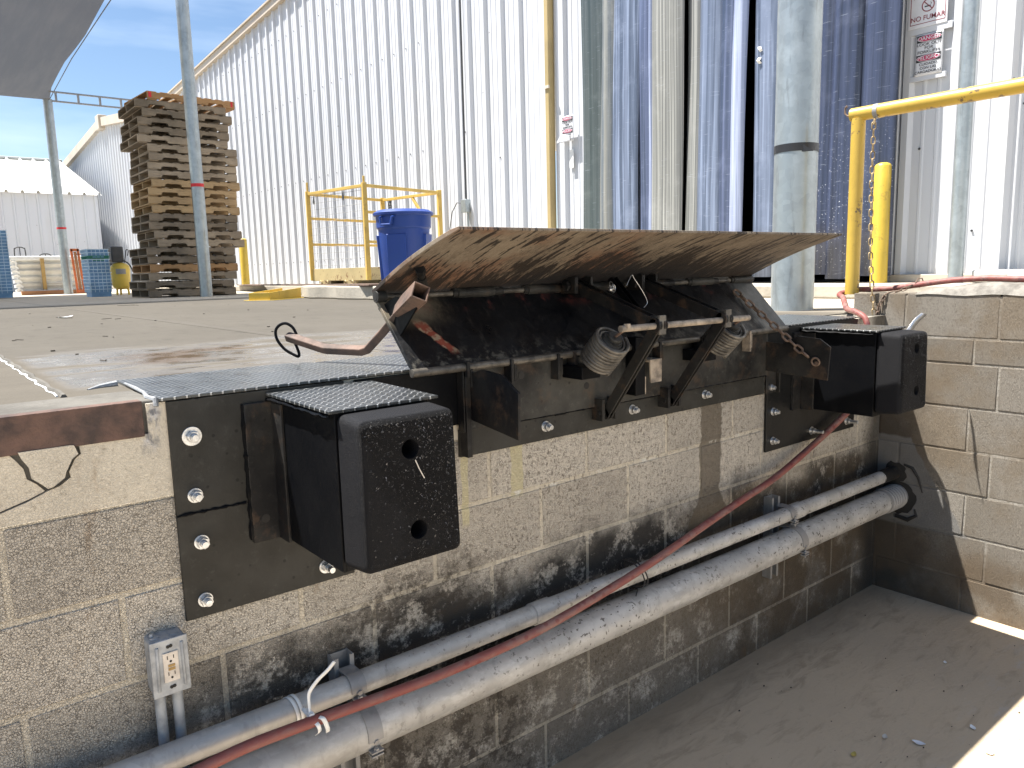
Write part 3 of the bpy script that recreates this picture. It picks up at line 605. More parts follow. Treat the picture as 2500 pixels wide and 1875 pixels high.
ck.tube(pts, [0.003, 0.005, 0.004, 0.006, 0.007, 0.005], 8); ck.tube([(0.10, 0.335, 0.004), (0.06, 0.33, 0.002), (0.03, 0.31, 0.0)], [0.010, 0.007, 0.003], 8)
part(ck, 'sealant_bead', M['caulk'], wall)
jl = MB(); jl.tube([(-0.035+0.004*math.sin(i*2.3), 0.22+i*0.09, 0.001) for i in range(60)], 0.007, 6)
o = solo(jl, 'joint_sealant', M['curbc'], (-0.035, 0.22, 0), 'grey sealant bead in the floor joint running back from the dock edge', 'joint sealant')
jl2 = MB(); jl2.tube([(-0.046+0.004*math.sin(i*2.3), 0.24+i*0.06+0.0, 0.0015) for i in range(50)], [0.0012+0.0022*random.random() for _ in range(50)], 6)
part(jl2, 'white_seam', M['white'], o)

sw = thing('side_block_wall', (3.575, -1.0, -1.4), 'lower brown grey block wall at right, meeting the dock wall in a corner', 'wall')
b = MB(); b.a = 2.0; b.box(3.4775, 3.67, -4.0, 0.15, -1.46, 0.092)
rows = [(0.1, -0.1, -0.099), (-0.1, -0.2168, -0.003), (-0.2168, -0.42, -0.11), (-0.42, -0.6232, 0.002), (-0.6232, -0.8264, -0.10), (-0.8264, -1.0296, -0.006), (-1.0296, -1.2328, -0.105), (-1.2328, -1.46, -0.01)]
for z1, z0, ph in rows:
    y = ph-0.4064*10
    while y < 0.157:
        u0, u1 = max(y+J, -4), min(y+0.4064-J, 0.157)
        if z1 > 0.05 and u1 > 0.1: u0, u1 = u0, 0.157
        if u1-u0 > 0.012:
            block(b, 'x', u0, u1, z0+J, z1-(0 if z1 > 0.05 else J), random.uniform(0, 1))
        y += 0.4064
b.a = .5; b.box(3.55, 3.675, -4.0, 0.157, -0.1, 0.0995)
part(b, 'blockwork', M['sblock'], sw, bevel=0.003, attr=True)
b = MB()
for yc, zc, r in ((-0.083, -0.783, 0.052), (-0.102, -0.902, 0.082)):
    b.prism([(yc+(r+random.uniform(-.006, .010))*math.cos(2*math.pi*i/26)*(1.1 if math.cos(2*math.pi*i/26) < 0 else .9), zc+(r+random.uniform(-.006, .010))*math.sin(2*math.pi*i/26)) for i in range(26)], 'x', 3.4715 if r < .06 else 3.4705, 3.476)
b.tube([(3.473, -0.13, -0.735), (3.473, -0.17, -0.745), (3.473, -0.2, -0.79), (3.473, -0.222, -0.86)], [0.006, 0.008, 0.006, 0.003], 6)
b.tube([(3.473, -0.1, -1.0), (3.473, -0.16, -1.01), (3.473, -0.2, -0.98), (3.473, -0.19, -0.95)], [0.010, 0.012, 0.008, 0.004], 6)
for q_ in ('broken_pipe_hole',): part(b, q_, M['slot'], sw)
md = MB()
def mound(u, v):
    y = -0.14-u*2.2; e_ = min(1, u*9)*1.0; h = 0.105+0.05*math.sqrt(max(0, min(1, u*7)))*math.sin(math.pi*min(1, max(0, v)))**0.5
    return (3.472+0.215*v, y, (0.098 if v in (0, 1) else h)+0.004*math.sin(u*50+v*4))
md.grid(mound, 40, 8); part(md, 'mortar_capping', M['capping'], sw)

# ================================================================== WAREHOUSES
def ribbed(b, y0, y1, zb, ztop, x, ph, pitch=0.3258, hgt=0.038):
    ys = []
    k = math.floor((y0-ph)/pitch)-1
    while ph+k*pitch < y1+pitch:
        c = ph+k*pitch
        for dy, h in ((-0.046, 0), (-0.022, 1), (0.022, 1), (0.046, 0), (0.10, 0), (0.108, .16), (0.122, .16), (0.130, 0), (0.196, 0), (0.204, .16), (0.218, .16), (0.226, 0)):
            ys.append((c+dy, h*hgt))
        k += 1
    ys = [(y, h) for y, h in ys if y0 < y < y1]; ys = [(y0, 0)]+ys+[(y1, 0)]
    vs = []
    for y, h in ys:
        zt = ztop(y); vs += [(x-h, y, zb), (x-h, y, zt)]
    fs = [(2*i, 2*i+1, 2*i+3, 2*i+2) for i in range(len(ys)-1)]
    b.add(vs, fs)
XW = 5.57
def roof1(y): return min(4.83+0.0587*(16.7-y), 4.83+0.0587*16)-0.06
wh = thing('warehouse', (XW, 10, 0.1), 'large white ribbed metal warehouse with a beige roof edge, behind the cage', 'warehouse')
b = MB(); ribbed(b, 4.76, 21.2, 0.09, roof1, XW, 5.243); part(b, 'ribbed_wall', M['panel'], wh, smooth=False)
b = MB(); ribbed(b, 4.13, 4.67, 0.09, lambda y: 5.4, XW, 4.52); ribbed(b, -6, 0.93, 0.13, lambda y: 5.4, XW, 0.565); part(b, 'ribbed_wall', M['panel'], wh, smooth=False)
b = MB(); b.box(XW-0.004, XW+6, 21.2, 21.25, 0, roof1(21.2)); part(b, 'end_wall', M['panel'], wh)
b = MB(); b.box(XW, XW+0.1, 0.93, 4.13, 3.6, 5.4); part(b, 'door_head_panel', M['panel'], wh)
def trimrun(b, pts, ov, ht, x=XW):
    for (ya, za), (yb, zb) in zip(pts[:-1], pts[1:]):
        b.hexa([(x-ov, ya, za-ht), (x+0.02, ya, za-ht), (x+0.02, yb, zb-ht), (x-ov, yb, zb-ht), (x-ov, ya, za), (x+0.02, ya, za), (x+0.02, yb, zb), (x-ov, yb, zb)])
b = MB(); trimrun(b, [(21.4, roof1(21.4)+0.03), (0.7, roof1(0.7)+0.03)], 0.09, 0.14); trimrun(b, [(21.4, roof1(21.4)+0.05), (0.7, roof1(0.7)+0.05)], 0.12, 0.03); part(b, 'roof_edge_trim', M['trim'], wh)
b = MB()
b.hexa([(XW-0.1, 21.5, roof1(21.5)+0.02), (XW+14, 21.5, roof1(21.5)+0.02), (XW+14, 0.7, roof1(0.7)+0.02), (XW-0.1, 0.7, roof1(0.7)+0.02)]+[(x, y, z+0.03) for x, y, z in [(XW-0.1, 21.5, roof1(21.5)+0.02), (XW+14, 21.5, roof1(21.5)+0.02), (XW+14, 0.7, roof1(0.7)+0.02), (XW-0.1, 0.7, roof1(0.7)+0.02)]])
part(b, 'roof', M['roofsheet'], wh)
b = MB(); b.box(XW-0.035, XW+0.01, 4.763, 4.985, 0.1, 5.4); b.box(XW-0.045, XW+0.02, 4.075, 4.13, 0.1, 3.6); b.box(XW-0.045, XW+0.02, 0.93, 0.985, 0.1, 3.6); b.box(XW-0.05, XW+0.02, 0.93, 4.13, 3.6, 3.75)
part(b, 'corner_flashing', M['panel'], wh, bevel=0.004)
b = MB(); b.box(XW-0.075, XW+0.01, 4.69, 4.758, 0.1, 5.4); part(b, 'downpipe', M['downpipe'], wh, bevel=0.01)
b = MB(); b.box(XW-0.09, XW-0.072, 4.684, 4.764, 2.205, 2.235); part(b, 'pipe_bracket', M['ivory'], wh)
b = MB(); b.box(XW-0.075, XW+0.01, -6, 0.93, 0.098, 0.155); part(b, 'base_flashing', M['trim'], wh, bevel=0.005)
b = MB(); b.box(XW+3, XW+3.1, -1, 6, 0, 5); b.box(XW+0.05, XW+3, 0.5, 0.6, 0, 4); b.box(XW+0.05, XW+3, 4.4, 4.5, 0, 4); b.box(XW+0.02, XW+3, 0.6, 4.4, 3.9, 4); b.box(XW+0.02, XW+3, 0.6, 4.4, 0.03, 0.1)
part(b, 'dark_interior', M['darkvoid'], wh)
sb = MB()
for y, z in [(7.3+0.3258*i, z) for i in range(0, 42, 1) for z in (0.5, 1.9, 3.3, 4.4)]+[(0.4, 1.3), (0.08, 1.25), (-0.2, 1.0), (0.73, 1.05), (0.35, .45), (5.9, 2.4), (5.6, 1.6), (6.3, 2.0)]:
    if z < roof1(y)-.3: sb.cyl((XW-0.004, y+.06, z), (XW-0.010, y+.06, z), 0.0085, n=8)
part(sb, 'panel_screws', M['darkgrey'], wh)

def roof2(y): return 5.35-(y-25.9)*0.0775 if y > 25.9 else 5.35-(25.9-y)*0.113
w2 = thing('far_warehouse', (XW, 28, 0), 'second white gabled warehouse with a beige ridge cap, behind the pallet stack', 'warehouse')
b = MB(); ribbed(b, 21.6, 33.2, 0.05, lambda y: roof2(y)-0.1, XW, 22.0); part(b, 'ribbed_wall', M['panel'], w2, smooth=False)
b = MB(); trimrun(b, [(33.4, roof2(33.4)), (25.9, roof2(25.9)), (21.6, roof2(21.6))], 0.14, 0.26); part(b, 'roof_edge_trim', M['trim'], w2)
b = MB(); b.box(XW-0.2, XW+0.05, 25.7, 26.15, 4.98, 5.42); part(b, 'ridge_cap', M['trim'], w2, bevel=0.02)
b = MB(); b.box(XW, XW+10, 33.2, 33.3, 0, 4.6); b.hexa([(XW-.1, 33.4, roof2(33.4)-.03), (XW+12, 33.4, roof2(33.4)-.03), (XW+12, 25.9, roof2(25.9)-.03), (XW-.1, 25.9, roof2(25.9)-.03), (XW-.1, 33.4, roof2(33.4)), (XW+12, 33.4, roof2(33.4)), (XW+12, 25.9, roof2(25.9)), (XW-.1, 25.9, roof2(25.9))])
part(b, 'roof', M['roofsheet'], w2)

sh = thing('low_shed', (0, 27, 0), 'low pale shed with a white ribbed roof at far left, behind the crates', 'shed')
b = MB()
xs = []
k = -30
while k < 40:
    c = 2.465+k*0.305*1.0
    for d, h in ((-0.04, 0), (-0.018, .03), (0.018, .03), (0.04, 0)): xs.append((c+d, h))
    k += 1
xs = [(x, h) for x, h in xs if -6 < x < 5.0]; xs = [(-6, 0)]+xs+[(5.0, 0)]
vs = []; 
for x, h in xs: vs += [(x, 25-h, 0), (x, 25-h, 2.86)]
b.add(vs, [(2*i, 2*i+1, 2*i+3, 2*i+2) for i in range(len(xs)-1)]); b.box(4.99, 5.0, 25.0, 31, 0, 2.9); part(b, 'ribbed_wall', M['panelshade'], sh, smooth=False)
b = MB(); vs = []
xs = []; k = -24
while k < 20:
    c = 2.6+k*0.4
    for d, h in ((-0.05, 0), (-0.02, .07), (0.02, .07), (0.05, 0)): xs.append((c+d, h))
    k += 1
xs = [(x, h) for x, h in xs if -6.2 < x < 5.08]; xs = [(-6.2, 0)]+xs+[(5.08, 0)]
for x, h in xs: vs += [(x, 24.8, 2.84+h), (x, 31, 4.58+h), (x, 37, 2.84+h)]
b.add(vs, [(3*i, 3*i+1, 3*i+4, 3*i+3) for i in range(len(xs)-1)]+[(3*i+1, 3*i+2, 3*i+5, 3*i+4) for i in range(len(xs)-1)]); b.add([(5.0, 25, 2.8), (5.0, 31, 4.5), (5.0, 37, 2.8)], [(0, 1, 2)])
part(b, 'ribbed_roof', M['roofsheet'], sh, smooth=False)
b = MB(); b.tube([(-6.2, 31, 4.63), (5.12, 31, 4.63)], 0.05, 8); part(b, 'ridge_cap', M['roofsheet'], sh)

# ================================================================== CURTAIN
cu = thing('strip_curtain', (5.42, 2.5, 0.14), 'tall blue grey hanging vinyl strips closing the warehouse doorway', 'strip curtain')
def strip(name, y0, y1, m, bulge, x=5.42, zb=0.15, tilt=0.0, edge=0.012, zt=3.58):
    b = MB(); n = 10
    for sgn in (0,):
        vs = []; H = 8
        for j in range(H+1):
            z = zb+(zt-zb)*j/H; sh_ = tilt*(1-j/H)
            for i in range(n+1):
                t = i/n; vs.append((x-bulge*math.sin(math.pi*t)-0.012*math.sin(z*1.7+y0*5), y0+(y1-y0)*t+sh_, z))
        b.add(vs, [(j*(n+1)+i, j*(n+1)+i+1, (j+1)*(n+1)+i+1, (j+1)*(n+1)+i) for j in range(H) for i in range(n)])
    o = part(b, 'vinyl_strip', m, cu); s_ = o.modifiers.new('thick', 'SOLIDIFY'); s_.thickness = 0.004
    o['label'] = name; return o
VB = mat_vinyl('blue_tinted_vinyl', (0.07, 0.092, 0.14), (0.155, 0.19, 0.27), 0.6); VD = mat_vinyl('dark_blue_vinyl', (0.015, 0.02, 0.038), (0.038, 0.05, 0.095), 0.25, 0, 0.8)
VG = mat_vinyl('smoky_grey_vinyl', (0.10, 0.12, 0.14), (0.22, 0.22, 0.20), 0.3); VR = mat_vinyl('finely_ribbed_vinyl', (0.15, 0.153, 0.145), (0.20, 0.203, 0.19), 0.1, 0.75, 0, 0.4)
VK = mat_vinyl('ribbed_dark_vinyl', (0.10, 0.105, 0.10), (0.17, 0.175, 0.17), 0.2, 0.6, 0, 0.4); VL = mat_vinyl('pale_blue_vinyl', (0.20, 0.24, 0.37), (0.29, 0.33, 0.45)); VN = mat_vinyl('navy_vinyl', (0.04, 0.055, 0.095), (0.09, 0.112, 0.19), 0.3)
strip('dark grey green strip beside the door frame', 4.12, 3.74, mat_vinyl('dark_green_grey_vinyl', (0.04, 0.055, 0.055), (0.075, 0.09, 0.09), 0.2), 0.01, x=5.44)
strip('smoky grey strip', 3.80, 3.56, VG, 0.06, tilt=0.06); strip('blue strip', 3.615, 3.28, VB, 0.02, x=5.39, tilt=0.04); strip('dark blue strip with a pale edge', 3.31, 3.10, VN, 0.03, x=5.41, tilt=0.03)
strip('pale lilac strip edge', 3.155, 3.095, VL, 0.02, x=5.375, tilt=0.03); strip('finely ribbed cream strip', 3.12, 2.735, VR, 0.03, x=5.37, tilt=0.05); strip('ribbed grey strip', 2.755, 2.585, VK, 0.02, x=5.41)
strip('blue strip', 2.60, 2.33, VB, 0.04, x=5.38); strip('blue strip', 2.36, 2.19, VN, 0.02, x=5.36); strip('pale blue strip', 2.20, 2.055, VL, 0.03, x=5.35, tilt=0.075)
strip('blue strip', 2.045, 1.76, VB, 0.03, x=5.39); strip('blue strip', 1.80, 1.5, VB, 0.03, x=5.41, zb=0.14); strip('dark blue strip', 1.52, 1.34, VD, 0.02, x=5.38, zb=0.165); strip('dark blue strip', 1.36, 1.13, VD, 0.03, x=5.36, zb=0.13)
strip('dark blue strip', 1.15, 0.865, VD, 0.02, x=5.375, zb=0.15)
b = MB(); b.box(5.36, 5.5, 0.9, 4.15, 3.58, 3.66); part(b, 'track', M['strut'], cu)
b = MB(); b.grid(lambda u, v: (5.36-0.02*math.sin(v*9), 1.995-0.03*u+0.01*math.sin(v*7), 1.86+0.13*v), 3, 6); part(b, 'torn_flap', M['white'], cu)

# ================================================================== SIGNS
def text(body, size, m, parent, c, sx=1.0, name='lettering', roll=0.0, bold=0.0):
    cu_ = bpy.data.curves.new(name, 'FONT'); cu_.body = body; cu_.size = size; cu_.align_x = 'CENTER'; cu_.align_y = 'CENTER'; cu_.extrude = 0.0008; cu_.offset = bold
    to = bpy.data.objects.new('tmp', cu_); col.objects.link(to); bpy.context.view_layer.update()
    me = bpy.data.meshes.new_from_object(to.evaluated_get(bpy.context.evaluated_depsgraph_get())); bpy.data.objects.remove(to)
    # text plane: local x -> world -y, local y -> world z, local z -> world -x
    rt_ = root_of(parent); Mx = Matrix(((0, 0, -1, 0), (-1, 0, 0, 0), (0, 1, 0, 0), (0, 0, 0, 1))) @ Matrix.Rotation(roll, 4, 'Z') @ Matrix.Diagonal((sx, 1, 1, 1))
    me.transform(Mx); me.transform(Matrix.Translation(Vector(c)-rt_.location)); me.materials.clear(); me.materials.append(m)
    o = bpy.data.objects.new(name, me); col.objects.link(o); o.parent = parent; return o
def ell(b, x, y, z, ry, rz, t=0.001, n=28):
    b.prism([(y+ry*math.cos(2*math.pi*i/n), z+rz*math.sin(2*math.pi*i/n)) for i in range(n)], 'x', x-t, x)
def danger_sign(y0, y1, z0, z1, x, label, curl=0.0):
    t = thing('danger_sign', (x, (y0+y1)/2, z0), label, 'sign', 'danger signs on the warehouse wall')
    W = y1-y0; H = z1-z0; yc = (y0+y1)/2
    b = MB(); b.grid(lambda u, v: (x-curl*max(0, 1-v*3)*max(0, (u-.2)), y0+W*u+curl*0.9*max(0, 1-v*2.4)*u, z0+H*v), 10, 14)
    p = part(b, 'sign_panel', M['signwhite'], t); s_ = p.modifiers.new('t', 'SOLIDIFY'); s_.thickness = 0.002; s_.offset = 0
    xx = x-0.0025
    for zc, word in ((z1-H*0.115, 'DANGER'), (z0+H*0.415, 'PELIGRO')):
        b = MB(); b.box(xx-0.0008, xx, y0+W*0.05, y1-W*0.05, zc-H*0.085, zc+H*0.085); part(b, 'header_band', M['signtext'], t)
        b = MB(); ell(b, xx-0.001, yc, zc, W*0.44, H*0.078); part(b, 'oval_border', M['signwhite'], t)
        b = MB(); ell(b, xx-0.0022, yc, zc, W*0.42, H*0.067); part(b, 'red_oval', M['signred'], t)
        text(word, H*0.125, M['signwhite'], t, (xx-0.0045, yc, zc), 1.05, bold=0.0001)
    for i, s_ in enumerate(('LOOK OUT', 'FOR', 'FORKLIFTS')): text(s_, H*0.098, M['signtext'], t, (xx-0.001, yc, z1-H*(0.255+0.092*i)), 1.15, bold=0.0)
    for i, s_ in enumerate(('CUIDADO', 'CON LAS', 'CARGADORAS')): text(s_, H*0.088, M['signtext'], t, (xx-0.001, yc, z0+H*(0.27-0.092*i)), 1.08, bold=0.0)
    return t
danger_sign(0.652, 0.835, 1.545, 1.825, 5.528, 'white forklift danger sign in English and Spanish below the no smoking sign')
danger_sign(4.32, 4.50, 1.60, 1.87, 5.50, 'small white danger sign with a curled lower corner, left of the vinyl strips', 0.05)
ns_ = thing('no_smoking_sign', (5.525, 0.76, 1.875), 'white and maroon no smoking sign, cut by the top of the photo', 'sign')
b = MB(); b.box(5.525, 5.529, 0.632, 0.893, 1.872, 2.20); part(b, 'sign_panel', M['signwhite'], ns_, bevel=0.004)
b = MB()
for y0, y1, z0, z1 in ((0.645, 0.649, 1.90, 2.19), (0.876, 0.880, 1.90, 2.19), (0.645, 0.880, 1.897, 1.901), (0.645, 0.880, 2.186, 2.19)): b.box(5.5235, 5.525, y0, y1, z0, z1)
part(b, 'border_line', M['signdarkred'], ns_)
text('NO SMOKING', 0.046, M['signdarkred'], ns_, (5.5235, 0.762, 2.082), 0.82, bold=0.0002); text('NO FUMAR', 0.046, M['signdarkred'], ns_, (5.5235, 0.762, 1.932), 0.98, bold=0.0002)
b = MB(); b.torus((5.524, 0.762, 2.012), (1, 0, 0), 0.040, 0.0035, 32, 6); b.bar((5.524, 0.79, 2.04), (5.524, 0.734, 1.984), 0.006, 0.002, (1, 0, 0)); part(b, 'prohibition_ring', M['signdarkred'], ns_)
b = MB(); b.box(5.5235, 5.525, 0.745, 0.785, 2.002, 2.010); b.tube([(5.524, 0.745, 2.014), (5.524, 0.74, 2.022), (5.524, 0.747, 2.028)], 0.0018, 5); part(b, 'cigarette_symbol', M['signtext'], ns_)
for q_ in ((0.60, 0.90, 1.83, 1.875), (0.63, 0.88, 1.515, 1.55)):
    bk = MB(); bk.box(5.53, 5.555, *q_); part(bk, 'backing_sheet', M['panelshade'], ns_)
st_ = MB(); st_.box(5.533, 5.537, 4.36, 4.42, 1.33, 1.52); solo(st_, 'torn_label', M['white'], (5.537, 4.39, 1.42), 'torn pale label remnant on the wall under the small danger sign', 'label')
st_ = MB(); st_.box(5.535, 5.538, 0.245, 0.275, 1.33, 1.44); solo(st_, 'printed_sticker', M['white'], (5.538, 0.26, 1.38), 'small white sticker on the siding right of the thin grey pole', 'sticker')

# electric box on the warehouse wall
eb = thing('electrical_box', (5.53, 6.33, 1.06), 'small grey electrical box with conduit on the white wall, right of the blue bin', 'electrical box')
b = MB(); b.box(5.46, 5.54, 6.26, 6.37, 1.00, 1.16); part(b, 'box_body', M['galv'], eb, bevel=0.006)
b = MB(); b.tube([(5.52, 6.33, 1.16), (5.53, 6.33, 5.2)], 0.013, 8); part(b, 'conduit', M['darkgrey'], eb)
b = MB(); b.tube([(5.52, 6.30, 1.0), (5.52, 6.30, 0.1)], 0.014, 8); part(b, 'conduit', M['galv'], eb)
b = MB(); b.tube([(5.48, 6.37, 1.12), (5.46, 6.45, 1.13), (5.45, 6.55, 1.02), (5.45, 6.62, 0.8), (5.46, 6.68, 0.4)], 0.006, 6); part(b, 'cord', M['darkgrey'], eb)

# ================================================================== POLES, CANOPY, TRUSS
def pole(name, x, y, r, z0, z1, m, label, cat, tape=None, group=None):
    t = thing(name, (x, y, z0), label, cat, group)
    b = MB(); b.cyl((x, y, z0), (x, y, z1), r, n=36); part(b, 'shaft', m, t)
    if tape:
        tz, th, tm = tape; b = MB(); b.cyl((x, y, tz-th/2), (x, y, tz+th/2), r+0.0025, n=36, cap=False); part(b, 'tape_band', tm, t)
    return t
pole('canopy_pole', 3.16, 9.40, 0.083, 0, 5.2, M['galv'], 'tall grey canopy pole with red tape in front of the pallet stack', 'pole', (1.53, 0.045, M['redtape']), 'canopy poles')
pole('canopy_pole', 2.567, 16.44, 0.086, 0, 3.88, M['galv'], 'farther canopy pole with red tape, holding the corner of the grey shade cloth', 'pole', (1.34, 0.04, M['redtape']), 'canopy poles')
bc = pole('steel_column', 3.61, 0.585, 0.1135, 0, 5.0, M['galv'], 'thick galvanized column behind the right end of the raised leveler', 'column', (0.872, 0.042, M['blacktape']))
b = MB(); b.grid(lambda u, v: (3.53+0.07*u*0.3, 0.505-0.055*u-0.0*v, 0.865+0.04*(v-.5)*(1-u*.9)-0.02*u), 5, 2); part(b, 'loose_tape_end', M['blacktape'], bc)
pole('thin_pole', 5.30, 0.395, 0.047, 0.098, 5.0, M['galv'], 'thin grey galvanized pole by the white wall, right of the signs', 'pole')
cn = thing('shade_canopy', (-1, 16.4, 3.85), 'dark grey shade cloth stretched overhead at top left', 'canopy')
ex = [(16.4, 2.60, 3.86), (15.2, 2.46, 3.84), (13.2, 2.37, 3.87), (11.6, 2.40, 3.93), (10.0, 2.36, 3.98), (8.9, 2.42, 4.03)]
def edge(t):
    y = 16.4+(8.9-16.4)*t
    for (ya, xa, za), (yb, xb, zb) in zip(ex[:-1], ex[1:]):
        if y >= yb-1e-6:
            k = (ya-y)/(ya-yb); return xa+(xb-xa)*k, y, za+(zb-za)*k
    return ex[-1][1], y, ex[-1][2]
def cloth(u, v):
    x, y, z = edge(v); X = x+(-9-x)*u
    return (X, y+(0.25*math.sin(math.pi*u) if v == 0 else 0), z+0.12*math.sin(u*9)*math.sin(math.pi*v)-0.35*math.sin(math.pi*u)*math.sin(math.pi*v)+0.02*math.sin(u*60+v*8)*math.sin(math.pi*v))
b = MB(); b.grid(cloth, 90, 50); part(b, 'shade_cloth', M['fabric'], cn)
b = MB(); b.tube([(2.60, 16.4, 3.87), (2.53, 13.5, 4.0), (2.51, 11, 4.07), (2.48, 8.9, 4.10)], 0.008, 6); part(b, 'edge_cable', M['darkgrey'], cn)
tr = thing('lattice_beam', (3.5, 16.42, 3.9), 'grey ladder-like lattice beam running from the canopy corner behind the pallet stack', 'beam')
b = MB(); b.box(2.6, 5.5, 16.40, 16.44, 4.015, 4.045); part(b, 'chord', M['strut'], tr)
b = MB(); b.box(2.6, 5.5, 16.40, 16.44, 3.835, 3.865); part(b, 'chord', M['strut'], tr)
for x in (2.72, 3.12, 3.52, 3.92, 4.32, 4.72, 5.12):
    b = MB(); b.box(x-0.02, x+0.02, 16.402, 16.438, 3.865, 4.015); part(b, 'web_post', M['strut'], tr)

# ================================================================== GUARD RAIL
gr = thing('guard_rail', (3.53, 0.2, 0.1), 'yellow pipe guard rail with chipped post standing on the side wall', 'guard rail')
b = MB(); b.cyl((3.53, 0.2, 0.095), (3.53, 0.2, 0.965), 0.0335, n=28); part(b, 'post', M['yellow'], gr)
b = MB(); b.cyl((3.53, 0.236, 0.985), (3.53, -2.4, 0.985), 0.0335, n=28); part(b, 'top_rail', M['yellow'], gr)
b = MB(); b.tube([(3.53, 0.24, 0.985), (3.53, 0.258, 0.985), (3.53, 0.272, 1.0), (3.53, 0.272, 1.025), (3.53, 0.262, 1.035)], 0.005, 8); part(b, 'end_hook', M['chainrust'], gr)
b = MB(); b.cyl((3.53, 0.118, 0.985), (3.53, 0.097, 0.985), 0.0355, n=24); part(b, 'strap_band', M['strut'], gr)
b = MB(); b.tube([(3.512, 0.108, 0.95), (3.505, 0.108, 0.935), (3.5, 0.108, 0.92)], 0.006, 8); b.chain([(3.5, 0.108, 0.93), (3.488, 0.1, 0.6), (3.466, 0.08, 0.3), (3.455, 0.058, 0.11), (3.452, 0.045, 0.02), (3.45, 0.03, -0.035)], 0.043, 0.0035, 0.024)
solo(b, 'hanging_chain', M['chainyel'], (3.49, 0.1, 0.5), 'tarnished brass chain hanging from the yellow rail down past the block wall', 'chain')
b = MB(); b.chain([(3.45, 0.035, -0.04), (3.462, 0.02, 0.05), (3.475, -0.0, 0.098), (3.52, -0.06, 0.118), (3.56, -0.105, 0.15)], 0.034, 0.003, 0.02); b.tube([(3.56, -0.10, 0.15), (3.57, -0.11, 0.172), (3.585, -0.12, 0.172), (3.59, -0.125, 0.155), (3.57, -0.115, 0.128)], 0.003, 6)
solo(b, 'short_chain', M['chainrust'], (3.5, -0.05, 0.1), 'short dark rusty chain looped over the block wall onto the red hose', 'chain')
def bollard(x, y, z, h, r, label, m=None):
    b = MB(); pr = [(0, h+r*0.35), (r*0.5, h+r*0.3), (r*0.85, h+r*0.12), (r, h-r*0.1), (r, 0)]
    b.lathe(pr, (x, y, z), n=28); return solo(b, 'bollard', m or M['yelbright'], (x, y, z), label, 'bollard', 'yellow bollards', ang=60)
bollard(5.36, 0.945, 0.095, 0.845, 0.059, 'yellow pipe bollard with chipped base against the navy strips, behind the chain')
bollard(5.0, 12.9, 0.06, 0.90, 0.075, 'clean bright yellow bollard just right of the pallet stack')

# ================================================================== HOSE AND WALL PIPES
hp = [(3.58, -3.2, 0.16), (3.58, -1.6, 0.17), (3.575, -0.8, 0.168), (3.572, -0.56, 0.166), (3.57, -0.40, 0.170), (3.57, -0.23, 0.158), (3.572, 0.0, 0.126), (3.58, 0.12, 0.118), (3.58, 0.2, 0.116), (3.55, 0.258, 0.10), (3.49, 0.245, 0.092), (3.442, 0.2, 0.080),
      (3.37, 0.15, 0.052), (3.30, 0.10, 0.032), (3.25, 0.03, 0.022), (3.225, -0.03, -0.01), (3.21, -0.05, -0.1), (3.19, -0.05, -0.25), (3.13, -0.05, -0.36), (3.06, -0.05, -0.42), (2.774, -0.05, -0.526), (2.47, -0.055, -0.617), (2.2, -0.075, -0.655), (1.972, -0.10, -0.680),
      (1.636, -0.135, -0.724), (1.365, -0.15, -0.760), (1.036, -0.160, -0.795), (0.708, -0.166, -0.799), (0.475, -0.168, -0.789), (0.355, -0.168, -0.783), (0.185, -0.168, -0.778), (0.05, -0.17, -0.79), (-0.15, -0.175, -0.82), (-0.5, -0.18, -0.86)]
def smooth_pts(p, n=6):
    p = [Vector(q) for q in p]; out = []
    for i in range(len(p)-1):
        a, b_, c, d = p[max(i-1, 0)], p[i], p[i+1], p[min(i+2, len(p)-1)]
        for k in range(n):
            t = k/n; out.append(0.5*((2*b_)+(c-a)*t+(2*a-5*b_+4*c-d)*t*t+(3*b_-a-3*c+d)*t**3))
    return out+[p[-1]]
b = MB(); b.tube(smooth_pts(hp), 0.0138, 12); solo(b, 'red_hose', M['hose'], (2.0, -0.1, -0.68), 'worn red rubber hose sagging across the dock wall and over both pipes', 'hose')
up_ = thing('grey_conduit', (1.0, -0.08, -0.785), 'thinner upper galvanized pipe running along the block wall', 'pipe')
b = MB(); b.cyl((-1.6, -0.08, -0.785), (3.34, -0.08, -0.785), 0.0305, n=28); part(b, 'pipe_run', M['galvpipe'], up_)
b = MB(); b.cyl((3.335, -0.08, -0.785), (3.49, -0.08, -0.785), 0.0335, n=28); part(b, 'black_sleeve', M['blackrust'], up_)
b = MB(); b.cyl((1.10, -0.08, -0.785), (1.175, -0.08, -0.785), 0.0345, n=28); part(b, 'coupling', M['galvpipe'], up_, bevel=0.002)
b = MB(); b.cyl((2.53, -0.08, -0.785), (2.62, -0.08, -0.785), 0.0345, n=28); part(b, 'coupling', M['galvpipe'], up_, bevel=0.002)
lp = thing('grey_conduit', (1.0, -0.1, -0.912), 'thicker lower galvanized pipe running along the block wall under the hose', 'pipe')
b = MB(); b.cyl((-1.6, -0.1, -0.899), (1.715, -0.1, -0.899), 0.0588, n=36); b.cyl((1.712, -0.1, -0.899), (3.34, -0.1, -0.899), 0.0575, n=36); part(b, 'pipe_run', M['galvpipe'], lp)
b = MB(); b.cyl((1.715, -0.1, -0.899), (1.84, -0.1, -0.899), 0.0596, n=36); part(b, 'coupling', M['galvpipe'], lp, bevel=0.0015)
b = MB()
b.cyl((3.30, -0.1, -0.899), (3.49, -0.1, -0.899), 0.0585, n=36)
for i in range(6): b.torus((3.33+0.024*i, -0.1, -0.899), (1, 0, 0), 0.0585, 0.004, 28, 6)
part(b, 'wrapped_end', M['strut'], lp)
